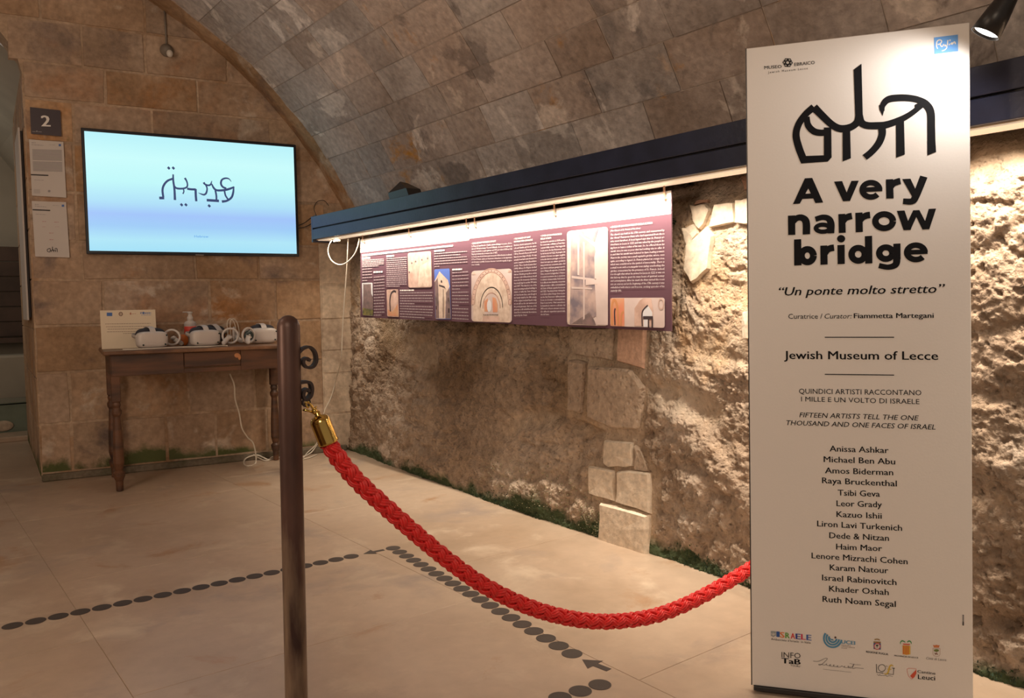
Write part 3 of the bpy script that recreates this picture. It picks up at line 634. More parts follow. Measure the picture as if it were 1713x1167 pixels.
para(g, PR, ["The church was built in the 17th century, and consecrated by", "the ‘shoed’ Franciscan friars who had separated from those", "who went barefoot. A local legend says that St. Francis ar-", "rived here in Lecce in 1222 and was asked by the people liv-", "ing here to leave a token of his visit. So, he offered them his", "sandal, since he was so poor that had nothing else to offer. It", "is said that his sandal was believed to have healing powers.", "Next to the sacristy was a small vegetable garden, where, once", "again, according to legend, St. Francis planted an orange tree,", "which was considered as the symbol of immortality. There is", "a small room with a rectangular iron railing overlooking the", "garden, consecrated by the presence of St. Francis. Indeed,", "it is thought that when he arrived in Lecce in 1222 it was on", "this balcony that he spent his many hours of spiritual ecstasy", "and contemplation. After his death the friars turned the room", "into an oratory and at the beginning of the 17th century it was", "embellished with stucco and frescoes, evoking episodes of his", "saintly life."],
     803, 1224, 393, 829, 356, 822, 15, .25, .004)
PR.text(g, '• CHIESA DI SAN FRANCESCO DELLA SCARPA', 800, 334, 1130, 300, 15, .02, .2); PR.text(g, '(The Church of St. Francis of the shoe)', 802, 362, 1035, 340, 13, .004, .25)
mk('text_column', g, M['board_text'], pb)
PR.crop(855, 370, 6.863); g = G()
para(g, PR, ["Both the church dedicated to San Ni-", "colò and Cataldo, and also the adjoin-", "ing monastery are Norman, built in", "1180 by Tancred of Lecce (who would", "then become king of Sicily). He was", "actually born here and donated the", "entire complex to the Benedictine", "monks. Three hundred years later", "(1494), Alfonso II of Naples decided", "that these monks should move out, and", "that an Olivetan group (from within", "the same order of Benedictines) should", "move into the monastery. And there", "they would stay for another 300 years,", "until 1807. This church is one of the", "most interesting medieval buildings in", "Salento, or rather the Terra d’Otranto", "as it was known then, even though it", "was heavily rebuilt in the 18th century.", "Of the original medieval façade today", "we can still see the rear window and", "the portal gateways. And one of the", "gateways is still embellished with me-", "dieval floral ornamental decorations,", "inspired by the Orient."], 37, 297, 285, 1088, 258, 1082, 19, .2, .006)
PR.text(g, '• THE CHURCH OF SAINT', 37, 213, 228, 190, 20, .02, .1); PR.text(g, 'NICHOLAS AND CATHALDUS', 37, 245, 252, 222, 20, .02, .1)
mk('text_column', g, M['board_text'], pb); g = G()
para(g, PR, ["La chiesa fu costruita nel XVII secolo,", "fu consacrata e affidata ai Frati fran-", "cescani della scarpa. Una leggenda", "locale narra che San Francesco, ospi-", "te dei leccesi nel 1222, fu pregato dai", "cittadini di lasciare un segno tangibile", "a ricordo del suo passaggio e il Santo", "donò loro uno suo calzare, poiché la", "sua povertà non consentiva altro. Ad", "esso furono attribuite guarigioni prodi-", "giose. Attigua alla sagrestia è l’orticello", "dove, secondo la leggenda, S. France-", "sco piantò un arancio che è considera-", "to simbolo di immortalità. Nell’orticel-", "lo si affaccia una stanzetta consacrata", "dalla presenza e dalle contemplazioni", "del Santo di Assisi, quando fu a Lecce", "nel 1222. Una balaustrata rettangola-", "re in ferro indica il luogo dove si pen-", "sa che San Francesco abbia passato", "le sue ore di estasi e contemplazione.", "Dopo la sua morte, i Frati convertirono", "la stanzetta in oratorio e, all’inizio del", "XVII secolo, la fecero adornare con stuc-", "chi e affreschi, riguardanti episodi della", "vita del Santo."], 343, 624, 248, 1078, 222, 1073, 19, 0, .006)
PR.text(g, '• CHIESA DI SAN FRANCESCO', 343, 178, 585, 155, 20, .02, .1); PR.text(g, 'DELLA SCARPA', 343, 212, 467, 200, 20, .02, .1)
mk('text_column', g, M['board_text'], pb)
PR.crop(600, 340, 5.303); g = G()
para(g, PR, ["La Chiesa dei Santi Niccolò e Cataldo, insieme all’attiguo monastero, fu fon-", "data nel 1180 dal normanno Tancredi d’Altavilla, che donò il complesso ai", "monaci benedettini, ai quali seguirono nel 1494, per volere di Alfonso II di", "Napoli, gli olivetani (che vi rimasero sino al 1807).", "La Chiesa è uno dei più interessanti monumenti dell’architettura medievale", "di Terra d’Otranto, anche se il rifacimento settecentesco ne ha risparmiato", "solo il rosone e i portali, di cui uno decorato con motivi vegetali, di ispira-", "zione orientale."], 1005, 1363, 388, 551, 360, 537, 15, 0, .006, last={3: .64, 7: .2})
PR.text(g, '• CHIESA DEI SANTI NICCOLÒ E CATALDO', 1005, 364, 1220, 342, 15, .02); mk('text_column', g, M['board_text'], pb)
# left half: lettering too small to read in the photograph, set as broken lines of type
def scrawl(g, pr, n, xl, xr, yl0, yl1, yr0, yr1, w, last=None, l=0.):
    w *= .72
    for i in range(n):
        k = i/max(1, n-1); x = xl; end = xr if not (last and i in last) else xl+(xr-xl)*last[i]
        while x < end-3:
            x2 = min(end, x+random.uniform(8, 26)); ya = L_(x, xl, yl0+(yl1-yl0)*k, xr, yr0+(yr1-yr0)*k); yb_ = L_(x2, xl, yl0+(yl1-yl0)*k, xr, yr0+(yr1-yr0)*k)
            pr.stroke(g, [(x, ya), (x2, yb_)], w, l, smooth=False); x = x2+3.5
    return g
LA = -.0035
for a in ((5, 28, 222, 505, 562, 494, 550, 6.5, {4: .75}), (5, 30, 118, 585, 685, 578, 680, 6.5, {4: .5}), (14, 132, 228, 655, 992, 645, 990, 6.0, {13: .7}), (15, 245, 424, 492, 735, 478, 733, 6.0, {14: .65}),
          (10, 365, 655, 795, 1003, 790, 1020, 6.0, {4: .45, 9: .75}), (6, 668, 962, 447, 560, 425, 542, 6.5, {5: .15, 1: .8}), (15, 828, 972, 615, 1020, 605, 1028, 6.0, {5: .5, 10: .4})):
    g = scrawl(G(), PR, *a[:8], last=a[8], l=LA); mk('text_column', g, M['board_faint'], pa)
g = G()
for a in ((1, 28, 835, 462, 462, 374, 374, 12), (1, 28, 106, 487, 487, 482, 482, 11), (1, 245, 312, 470, 470, 464, 464, 11), (1, 668, 765, 424, 424, 415, 415, 11), (1, 130, 210, 610, 610, 606, 606, 10), (1, 365, 495, 772, 772, 770, 770, 8), (1, 828, 915, 588, 588, 583, 583, 11)): scrawl(g, PR, *a, l=LA)
mk('heading_lettering', g, M['board_white'], pa)
# pictures printed on the board
def rrect(pr, g, q, l=0., r=.04):
    q = [np.array(p, float) for p in q]; out = []
    for i in range(4):
        p, a, b = q[i], q[i-1], q[(i+1) % 4]; s_ = min(np.linalg.norm(q[1]-q[0]), np.linalg.norm(q[3]-q[0]))*.07
        out += [p+nrm(a-p)*s_, p+nrm(a-p)*s_*.3+nrm(b-p)*s_*.3, p+nrm(b-p)*s_]
    return pr.poly(g, out, l)
P1 = cm('photo_pink', (.50, .33, .27)); P1.node_tree.nodes['Principled BSDF'].inputs['Roughness'].default_value = .4
M['photo_pink'] = mat('photo_pinkish_stone', (.62, .44, .38), .4, col2=(.45, .30, .25), vscale=22, detail=8)
M['photo_pale'] = mat('photo_pale_stone', (.66, .54, .46), .4, col2=(.50, .38, .31), vscale=30, detail=8)
M['photo_ring'] = mat('photo_ring', (.40, .24, .19), .5, col2=(.26, .15, .12), vscale=40)
M['photo_sky'] = mat('photo_sky', (.10, .17, .52), .4); M['photo_skyw'] = mat('photo_white_sky', (.62, .62, .66), .4)
M['photo_tower'] = mat('photo_tower', (.22, .15, .15), .4, col2=(.13, .1, .1), vscale=30); M['photo_grass'] = mat('photo_grass', (.24, .20, .06), .4, col2=(.07, .08, .05), vscale=30)
M['photo_dark'] = mat('photo_dark', (.05, .035, .04), .4); M['photo_fresco'] = mat('photo_fresco', (.45, .33, .30), .4, col2=(.17, .14, .17), vscale=14, detail=9)
M['photo_red'] = mat('photo_red', (.60, .22, .13), .4, col2=(.55, .33, .2), vscale=12); M['photo_wall'] = mat('photo_wall', (.58, .47, .45), .4, var=.15, vscale=8)
def photo(parent, quad, l, parts, basem):
    f_ = mk('picture', rrect(PR, G(), quad, l), M[basem], parent)
    for mt, fn in parts:
        g = G(); fn(g); mk('picture_detail', g, M[mt], f_)
# 1 tower
photo(pa, [(28, 705), (122, 703), (127, 998), (34, 992)], LA, [('photo_tower', lambda g: PR.poly(g, [(40, 722), (108, 716), (110, 800), (126, 830), (127, 945), (36, 925), (38, 850)], LA+.0004)),
    ('photo_tower', lambda g: [PR.poly(g, [(40+k*14, 712), (48+k*14, 712), (48+k*14, 724), (40+k*14, 724)], LA+.0004) for k in range(5)]), ('photo_grass', lambda g: PR.poly(g, [(35, 925), (127, 945), (127, 995), (35, 990)], LA+.0006))], 'photo_skyw')
photo(pa, [(246, 765), (348, 761), (356, 1008), (252, 1002)], LA, [('photo_dark', lambda g: PR.stroke(g, [(280, 960), (276, 860), (288, 800), (310, 778), (330, 785)], 9, LA+.0004)), ('photo_red', lambda g: PR.poly(g, [(256, 940), (300, 960), (345, 890), (352, 1000), (258, 996)], LA+.0003))], 'photo_pink')
photo(pa, [(434, 440), (640, 423), (650, 743), (440, 748)], LA, [('photo_pale', lambda g: PR.poly(g, [(540, 560), (640, 500), (645, 735), (520, 738)], LA+.0003)), ('photo_tower', lambda g: [PR.disc(g, (x_, y_), (7, 9), LA+.0005, 8) for x_, y_ in ((448, 610), (470, 530), (505, 515), (560, 500), (610, 488))])], 'photo_pink')
photo(pa, [(669, 585), (805, 577), (820, 1028), (680, 1025)], LA, [('photo_pale', lambda g: PR.poly(g, [(672, 690), (715, 603), (790, 680), (806, 735), (775, 800), (768, 1022), (682, 1022)], LA+.0004)),
    ('photo_tower', lambda g: PR.poly(g, [(672, 700), (700, 660), (706, 760), (712, 1018), (682, 1018), (676, 800)], LA+.0006)), ('photo_tower', lambda g: PR.poly(g, [(775, 790), (808, 745), (818, 1022), (770, 1022)], LA+.0006)),
    ('photo_dark', lambda g: [PR.poly(g, q, LA+.0008) for q in ([(790, 835), (798, 835), (798, 870), (790, 870)], [(792, 930), (806, 930), (806, 970), (792, 970)], [(728, 680), (740, 684), (740, 705), (728, 700)], [(712, 720), (760, 735), (775, 765), (760, 748), (712, 732)], [(748, 760), (752, 760), (752, 1015), (748, 1015)], [(683, 910), (692, 910), (692, 940), (683, 940)])])], 'photo_sky')
def portal(g, k0, k1, w):
    for k in range(k0, k1): PR.arc(g, (1182, 900+8*k), (165-22*k, 305-42*k), w, 0, 180, 22, .0004)
photo(pb, [(1003, 600), (1362, 577), (1362, 1058), (1003, 1047)], 0, [('photo_pale', lambda g: PR.poly(g, [(1182+165*cos(pi*i/20), 900-305*sin(pi*i/20)) for i in range(21)]+[(1020, 1046), (1345, 1056)], .0003)),
    ('photo_pink', lambda g: portal(g, 0, 1, 26)), ('photo_ring', lambda g: [PR.arc(g, (1182, 900), (178, 318), 4, 0, 180, 24, .0006), PR.arc(g, (1182, 900), (150, 290), 4, 0, 180, 24, .0006)]), ('photo_tower', lambda g: [PR.disc(g, (1182+165*cos(radians(a)), 900-302*sin(radians(a))), 5, .0007, 6) for a in range(0, 181, 9)]),
    ('photo_ring', lambda g: portal(g, 1, 5, 6)), ('photo_wall', lambda g: PR.poly(g, [(1182+62*cos(pi*i/14), 900-100*sin(pi*i/14)) for i in range(15)]+[(1120, 985), (1245, 985)], .0006)),
    ('photo_red', lambda g: PR.poly(g, [(1118, 870), (1150, 840), (1150, 960), (1120, 960)], .0008)), ('photo_red', lambda g: PR.poly(g, [(1190, 830), (1220, 840), (1238, 900), (1236, 965), (1195, 965)], .0008)),
    ('photo_skyw', lambda g: PR.disc(g, (1162, 910), (20, 55), .0009, 12)), ('photo_dark', lambda g: [PR.disc(g, (1115+15*i, 988), (4, 6), .0009, 6) for i in range(9)]),
    ('photo_pink', lambda g: PR.rect(g, 1105, 1000, 1250, 1050, .0007)), ('photo_pink', lambda g: [PR.rect(g, 1008, 612, 1040, 632, .0007), PR.rect(g, 1328, 592, 1357, 612, .0007)])], 'photo_wall')
PR.crop(850, 310, 4.669)
photo(pb, [(463, 358), (783, 322), (783, 1098), (463, 1088)], 0, [('photo_fresco', lambda g: PR.poly(g, [(495, 400), (530, 350), (560, 380), (680, 480), (690, 560), (690, 1020), (560, 1090), (485, 1085)], .0004)),
    ('photo_pale', lambda g: PR.poly(g, [(468, 370), (520, 358), (500, 400), (490, 1050), (468, 1085)], .0003)), ('photo_wall', lambda g: [PR.poly(g, [(500, 705), (690, 730), (690, 745), (500, 725)], .0007), PR.poly(g, [(500, 790), (660, 800), (660, 812), (500, 806)], .0007), PR.poly(g, [(545, 410), (560, 412), (560, 700), (545, 700)], .0007), PR.poly(g, [(590, 440), (602, 445), (602, 1040), (590, 1050)], .0007), PR.poly(g, [(610, 730), (690, 735), (700, 770), (610, 780)], .0008)]),
    ('photo_wall', lambda g: PR.poly(g, [(678, 560), (700, 430), (783, 340), (783, 1090), (700, 1088), (680, 760)], .0006)), ('photo_red', lambda g: PR.poly(g, [(735, 640), (750, 520), (783, 440), (783, 800), (748, 800)], .0008)),
    ('photo_fresco', lambda g: PR.poly(g, [(560, 348), (715, 332), (680, 440), (600, 400)], .0007)), ('photo_tower', lambda g: PR.poly(g, [(500, 1080), (640, 990), (680, 1060), (690, 1090)], .0007))], 'photo_wall')
photo(pb, [(800, 878), (1226, 876), (1226, 1112), (800, 1098)], 0, [('photo_red', lambda g: PR.poly(g, [(802, 882), (910, 880), (912, 1100), (802, 1096)], .0003)), ('chip', lambda g: PR.stroke(g, [(815, 1090), (812, 960), (830, 895), (855, 940), (862, 1090)], 16, .0006)), ('chip', lambda g: PR.stroke(g, [(885, 1095), (888, 1010), (905, 985)], 12, .0006)),
    ('photo_dark', lambda g: PR.stroke(g, [(838, 1090), (835, 990), (840, 960)], 10, .0007)), ('photo_pink', lambda g: PR.poly(g, [(990, 1095), (990, 960), (1030, 900), (1060, 880), (1120, 882), (1135, 960), (1135, 1100)], .0004)),
    ('photo_skyw', lambda g: PR.poly(g, [(1055, 1000), (1070, 960), (1095, 935), (1130, 990), (1130, 1025), (1055, 1025)], .0006)), ('photo_dark', lambda g: PR.stroke(g, [(1052, 1100), (1050, 1000), (1065, 965), (1095, 935)], 9, .0008)),
    ('photo_dark', lambda g: [PR.rect(g, 1058, 1020, 1135, 1046, .0009), PR.rect(g, 1096, 1040, 1106, 1108, .0009), PR.rect(g, 1124, 1040, 1136, 1110, .0009)]), ('photo_skyw', lambda g: PR.rect(g, 1062, 1046, 1094, 1104, .0007)),
    ('photo_pink', lambda g: PR.arc(g, (1198, 925), (20, 40), 6, 0, 360, 16, .0006))], 'photo_wall')
# hooks carrying the board
HK = [(88, 322, 357, 'at the far left corner of the left board'), (277, 283, 331, 'in the middle of the left board'), (512, 236, 295, 'at the right corner of the left board'), (546, 232, 293, 'at the left corner of the right board'), (872, 178, 246, 'in the middle of the right board'), (1322, 98, 179, 'at the right corner of the right board')]
for x, y0, y1, w in HK:
    X = BX-.012; a = onx(570+x/2.447, 260+y0/2.447, X); b = onx(570+(x+2)/2.447, 260+y1/2.447, X); a[1] = b[1]; a[2] = BEAM_Z0+.002
    t = thing('hanging_hook', 'copper coloured strap hook '+w, 'hook', tuple(b), 'strap hooks holding the information boards')
    mk('strap', G().box(((a+b)/2), (.003, .011, a[2]-b[2]), bev=.001), cm('copper_strap', (.36, .20, .12), .5), t)
    mk('lip', G().box(b+np.array([.006, 0, 0]), (.016, .014, .004)), cm('copper_strap', (0, 0, 0)), t)

# ================================================================== STANDING PANEL (banner)
def PXY(px, py): return (px-1250.), (py-20.)
TL, TR, BR_, BL = (np.array(p) for p in ((2.031, 1.474, 1.879), (2.357, .999, 1.884), (2.296, .952, .026), (1.969, 1.428, .020)))
bX = nrm((TR-TL)+(BR_-BL)); bY = nrm((TL-BL)+(TR-BR_)); bY = nrm(bY-bX*(bX@bY)); bN = np.cross(bX, bY)
BW, BH = .5774, 1.860
B0 = BL.copy()
bn = thing('exhibition_panel', 'tall cream exhibition panel with large black lettering standing on the floor', 'sign', tuple(B0+bX*BW/2-np.array([0, 0, .018])))
mk('board', G().box(B0+bX*BW/2+bY*BH/2-bN*.009, (BW, BH, .018), (bX, bY, bN), .0015), M['white_panel'], bn)
mk('edge_trim', G().box(B0+bX*(-.0012)+bY*BH/2-bN*.010, (.0024, BH, .02), (bX, bY, bN)), M['black'], bn)
mk('base_frame', G().box(B0+bX*BW/2-bN*.05+bY*(-.006), (BW-.01, .010, .12), (bX, bY, bN)), M['black'], bn)
foot = B0+bX*BW/2-bN*.34; foot[2] = .006
gs = G(); tp = B0+bX*BW/2+bY*1.15-bN*.022; gs.tube([tp, (foot+np.array([0, 0, .004]))], .009, 8); mk('rear_strut', gs, M['black'], bn)
BP = Print(B0, bX, bY, .0010)
def ink(nm, g, m='ink'): return mk(nm, g, M[m], bn)
BP.crop(1250, 20, 3.7); g = G()
BP.stroke(g, [(412, 588), (360, 635), (318, 695), (302, 760), (318, 835), (348, 915)], [46, 44, 44, 45, 46, 46])
BP.poly(g, [(335, 892), (475, 887), (522, 880), (522, 900), (499, 926), (333, 938), (322, 910)])
BP.poly(g, [(474, 715), (520, 715), (522, 900), (474, 895)])
BP.stroke(g, [(368, 650), (376, 700), (410, 737), (455, 748), (510, 742)], [36, 40, 42, 42, 40])
BP.stroke(g, [(412, 590), (462, 640), (515, 690), (560, 718), (605, 722), (650, 708), (682, 680), (692, 640)], [50, 46, 44, 46, 48, 46, 46, 46])
BP.poly(g, [(658, 358), (707, 321), (715, 645), (708, 665), (675, 665), (668, 645)])
BP.stroke(g, [(692, 640), (706, 684), (740, 702), (800, 704), (860, 698), (940, 670), (1010, 632), (1075, 582)], [46, 46, 46, 48, 46, 42, 36, 34])
BP.stroke(g, [(838, 615), (838, 580), (870, 543), (930, 532), (1000, 533), (1060, 545), (1105, 572), (1134, 620), (1138, 720), (1139, 820)], [22, 36, 46, 46, 44, 42, 48, 48, 48, 50])
BP.poly(g, [(1113, 800), (1164, 795), (1169, 866), (1114, 888)]); BP.poly(g, [(815, 575), (852, 590), (838, 644), (818, 605)])
BP.poly(g, [(1035, 575), (1050, 568), (1110, 560), (1120, 610), (1085, 590), (1040, 620)])
BP.poly(g, [(590, 735), (637, 735), (641, 905), (590, 925)]); BP.poly(g, [(920, 685), (970, 665), (975, 882), (921, 902)])
BP.stroke(g, [(833, 712), (834, 760), (812, 815), (770, 865), (727, 900)], [48, 46, 46, 44, 44])
ink('calligraphy', g)
BP.crop(1250, 280, 3.071); g = G()
BP.poly(g, [(235, 188), (296, 56), (332, 54), (332, 75), (270, 186)]); BP.poly(g, [(300, 56), (334, 54), (390, 180), (350, 183), (300, 80)]); BP.poly(g, [(262, 137), (362, 132), (366, 158), (255, 163)])
BP.poly(g, [(446, 73), (487, 70), (528, 172), (492, 174)]); BP.poly(g, [(573, 68), (535, 69), (492, 174), (528, 172)])
def ring(c, rx, ry, w, a0=0, a1=360): BP.arc(g, c, (rx, ry), w, a0, a1)
ring((635, 115), 44, 37, 31, 0, 320); BP.poly(g, [(600, 103), (692, 98), (694, 122), (600, 127)])
BP.poly(g, [(712, 62), (749, 60), (752, 159), (714, 160)]); BP.stroke(g, [(733, 105), (748, 84), (770, 74), (787, 70)], [34, 36, 36, 36])
BP.poly(g, [(796, 60), (838, 58), (880, 145), (858, 170)]); BP.stroke(g, [(907, 47), (866, 148), (845, 174), (800, 174)], [40, 38, 36, 32]); 
g2 = g
BP.poly(g, [(209, 248), (246, 246), (247, 346), (210, 347)]); BP.stroke(g, [(232, 285), (252, 262), (280, 258), (302, 280), (304, 344)], [28, 32, 34, 38, 38])
BP.stroke(g, [(350, 266), (388, 256), (418, 264), (430, 290), (430, 338)], [28, 30, 32, 36, 34]); BP.arc(g, (388, 312), (35, 18), 24); BP.poly(g, [(412, 285), (447, 285), (447, 338), (412, 339)])
BP.poly(g, [(468, 240), (503, 238), (506, 335), (470, 337)]); BP.stroke(g, [(488, 285), (502, 263), (520, 253), (538, 249)], [30, 34, 36, 36])
BP.poly(g, [(555, 233), (592, 231), (594, 331), (557, 333)]); BP.stroke(g, [(575, 280), (592, 258), (612, 247), (631, 244)], [30, 34, 36, 36])
ring((703, 276), 45, 36, 34)
BP.poly(g, [(768, 223), (808, 221), (841, 320), (803, 322)]); BP.poly(g, [(838, 321), (803, 322), (852, 220), (884, 219)]); BP.poly(g, [(852, 220), (884, 219), (935, 317), (900, 319)]); BP.poly(g, [(900, 319), (935, 317), (970, 211), (932, 213)])
BP.poly(g, [(240, 370), (277, 368), (279, 502), (241, 504)]); ring((309, 453), 31, 33, 35)
BP.poly(g, [(375, 402), (411, 400), (413, 498), (376, 500)]); BP.stroke(g, [(396, 448), (411, 424), (428, 415), (446, 412)], [30, 34, 36, 36])
BP.poly(g, [(463, 399), (500, 397), (501, 495), (464, 497)]); BP.disc(g, (482, 366), (21, 19))
ring((570, 446), 34, 33, 34); BP.poly(g, [(604, 353), (641, 351), (643, 492), (606, 494)])
ring((712, 440), 34, 30, 34); BP.poly(g, [(750, 392), (787, 390), (788, 470), (752, 480)]); BP.stroke(g, [(769, 462), (762, 498), (725, 512), (676, 504)], [38, 36, 30, 30])
ring((866, 436), 46, 37, 32, 0, 320); BP.poly(g, [(830, 424), (925, 420), (927, 444), (830, 448)])
ink('headline_lettering', g)
g = G(); BP.text(g, '“Un ponte molto stretto”', 163, 658, 1015, 643, 42, .012, .22); ink('subtitle_lettering', g)
g = G(); BP.text(g, 'Curatrice /', 211, 777, 386, 776, 25); BP.text(g, 'Curator:', 397, 776, 537, 775, 25, 0, .22); BP.text(g, 'Fiammetta Martegani', 548, 774, 957, 772, 25, .018); ink('credit_lettering', g)
g = G(); BP.stroke(g, [(398, 872), (754, 872)], 5, smooth=False); BP.stroke(g, [(398, 1062), (754, 1066)], 5, smooth=False); ink('rule_line', g)
g = G(); BP.text(g, 'Jewish Museum of Lecce', 190, 983, 980, 988, 41, .014); ink('venue_lettering', g)
BP.crop(1280, 630, 5.353); g = G()
BP.text(g, 'QUINDICI ARTISTI RACCONTANO', 303, 150, 1398, 165, 44); BP.text(g, 'I MILLE E UN VOLTO DI ISRAELE', 322, 219, 1381, 244, 42); ink('tagline_lettering', g); g = G()
BP.text(g, 'FIFTEEN ARTISTS TELL THE ONE', 306, 361, 1375, 390, 42, .004, .2); BP.text(g, 'THOUSAND AND ONE FACES OF ISRAEL', 190, 431, 1525, 472, 42, .004, .2); ink('tagline_lettering', g)
BP.crop(1250, 720, 3.648); g = G()
for t, a, b, c, d in (('Anissa Ashkar', 503, 126, 862, 137), ('Michael Ben Abu', 467, 191, 902, 206), ('Amos Biderman', 475, 259, 890, 272), ('Raya Bruckenthal', 457, 320, 912, 340), ('Tsibi Geva', 553, 395, 809, 403), ('Leor Grady', 545, 460, 821, 468), ('Kazuo Ishii', 545, 526, 820, 537), ('Liron Lavi Turkenich', 427, 583, 944, 611), ('Dede & Nitzan', 501, 655, 864, 672), ('Haim Maor', 543, 724, 822, 735), ('Lenore Mizrachi Cohen', 393, 778, 978, 815), ('Karam Natour', 504, 850, 860, 870), ('Israel Rabinovitch', 457, 912, 910, 942), ('Khader Oshah', 500, 980, 863, 1003), ('Ruth Noam Segal', 460, 1043, 906, 1075)):
    BP.text(g, t, a, b, c, d, 35, .012)
ink('artist_names', g)
BP.crop(1250, 1000, 3.7); g = G()
for k in range(9): BP.stroke(g, [(1331, 105+k*7.5), (1341, 105+k*7.5)], 5 if k < 6 else 7, smooth=False)
ink('side_note', g, 'ink_soft')
BP.crop(1270, 80, 17.13); g = G(); BP.text(g, 'MUSEO', 148, 612, 645, 578, 88, .01); BP.text(g, 'EBRAICO', 1008, 525, 1590, 465, 92, .01); BP.text(g, 'Jewish Museum Lecce', 258, 735, 1390, 615, 60, 0, 0, space=1.5)
hx = [(815+145*cos(radians(60*i-3)), 425-135*sin(radians(60*i-3))) for i in range(6)]
for i in range(6): BP.stroke(g, [hx[i], hx[(i+1) % 6]], 9, smooth=False); BP.stroke(g, [hx[i], hx[(i+2) % 6]], 14, smooth=False)
BP.arc(g, (815, 425), (55, 52), 26)
for i in range(6): BP.disc(g, (815+98*cos(radians(60*i+27)), 425-92*sin(radians(60*i+27))), 24)
ink('museum_emblem', g)
BP.crop(1550, 50, 23.34); g = G(); BP.poly(g, [(290, 302), (1222, 187), (1230, 835), (300, 948)])
M['logo_blue'] = mat('logo_blue', (.13, .36, .80), .5); bl = ink('blue_badge', g, 'logo_blue'); g = G()
for p, w in (([(430, 740), (388, 660), (388, 560), (400, 470), (450, 415), (520, 398), (578, 430), (575, 490), (520, 550), (430, 580)], 48), ([(520, 555), (560, 640), (600, 655), (640, 620), (665, 560)], 46), ([(765, 600), (705, 600), (720, 640), (775, 630), (790, 680), (750, 750), (680, 800), (590, 828)], 42), ([(828, 405), (815, 500), (812, 610)], 46), ([(895, 545), (882, 605)], 44), ([(925, 385), (895, 440)], 55), ([(1010, 500), (950, 545), (1000, 560), (1060, 490), (1090, 475), (1125, 560)], 50)): BP.stroke(g, p, w, .0006)
mk('badge_script', g, M['white_ink'], bl)
def C(nm, c): return cm('print_'+nm, c, .55) and 'print_'+nm
BP.crop(1280, 1040, 10.08)
ri = [('I', 200, 235, 248, (.03, .10, .35)), ('S', 252, 322, 258, (.75, .22, .06)), ('R', 342, 412, 268, (.12, .35, .05)), ('A', 432, 502, 276, (.65, .03, .04)), ('E', 518, 594, 284, (.03, .05, .30)), ('L', 610, 680, 292, (.60, .03, .10)), ('E', 700, 776, 302, (.05, .12, .42))]
for t, a, b, y, c in ri:
    g = G(); BP.text(g, t, a, y, b, y+(b-a)*.09, 92, .03); ink('colour_letter', g, C('rgb%d' % a, c))
g = G(); BP.poly(g, [(95, 148), (180, 155), (180, 225), (140, 248), (97, 230)]); sh_ = ink('state_emblem', g, C('silver', (.32, .36, .38))); g = G()
BP.stroke(g, [(138, 175), (138, 225)], 10, .0004, smooth=False); BP.arc(g, (138, 185), (20, 20), 6, 180, 360, 10, .0004); BP.arc(g, (138, 185), (34, 34), 6, 180, 360, 10, .0004); mk('emblem_drawing', g, M['white_ink'], sh_)
g = G(); BP.text(g, 'Ambasciata d’Israele  in Italia', 100, 300, 768, 364, 34); 
BP.text(g, 'INFO', 275, 592, 597, 612, 88); ink('sponsor_lettering', g, 'ink_soft')
g = G(); BP.text(g, 'TaB', 280, 690, 592, 716, 88, .03); BP.text(g, 'TOURS°', 428, 743, 605, 762, 26); ink('sponsor_lettering', g)
g = G()
for r in (150, 108, 66): BP.arc(g, (1140, 272), (r, r), 30, 145 if r > 100 else 150, 350, 24)
BP.stroke(g, [(1090, 270), (1120, 300), (1130, 290), (1150, 310)], 18); BP.text(g, 'UCEI', 1285, 360, 1515, 382, 60, .03); ink('union_emblem', g, C('cyan', (.08, .28, .48)))
g = G(); BP.disc(g, (1183, 258), 18); BP.text(g, 'UNIONE DELLE', 1285, 392, 1440, 404, 15); BP.text(g, 'COMUNITÀ EBRAICHE', 1285, 415, 1512, 438, 15); BP.text(g, 'ITALIANE', 1285, 443, 1380, 450, 15); ink('small_lettering', g, C('maroon', (.10, .05, .05)))
g = G(); BP.stroke(g, [(810, 655), (880, 663), (950, 640), (1010, 610), (1048, 612), (1020, 650), (960, 705), (920, 725), (900, 712), (950, 712), (1000, 725), (1040, 700), (1030, 722), (1090, 735), (1100, 710), (1085, 735), (1150, 745), (1160, 715), (1150, 742), (1210, 752), (1225, 730), (1210, 752), (1270, 755), (1290, 735), (1330, 760), (1345, 735), (1335, 762), (1390, 765), (1400, 735), (1410, 775), (1430, 750), (1445, 778), (1500, 700), (1470, 780), (1530, 770), (1600, 775), (1660, 782)], 7, n=4)
BP.stroke(g, [(1420, 695), (1500, 712), (1615, 722)], 5); BP.text(g, 'SENZA SCHERMI TURISMO', 975, 800, 1455, 852, 14, space=1.3) if False else scrawl(g, BP, 1, 975, 1455, 792, 792, 845, 845, 8); ink('script_logo', g, C('greyink', (.14, .13, .13)))
BP.crop(1430, 1050, 10.08)
g = G(); BP.text(g, 'REGIONE PUGLIA', 190, 412, 562, 458, 32, .02); BP.text(g, 'PROVINCIA DI LECCE', 665, 475, 1068, 513, 25, .02); ink('sponsor_lettering', g)
g = G(); BP.text(g, 'Città di Lecce', 1200, 525, 1542, 556, 40, 0, .25); ink('sponsor_lettering', g, C('greyink', (0, 0, 0)))
g = G(); BP.text(g, 'Cantine', 1055, 752, 1357, 786, 46, .008); BP.text(g, 'Leuci', 1065, 856, 1352, 882, 76, .014); ink('sponsor_lettering', g)
g = G(); BP.poly(g, [(315, 248), (437, 255), (435, 362), (315, 350)]); a_ = ink('region_shield', g, C('shieldblue', (.05, .13, .33)))
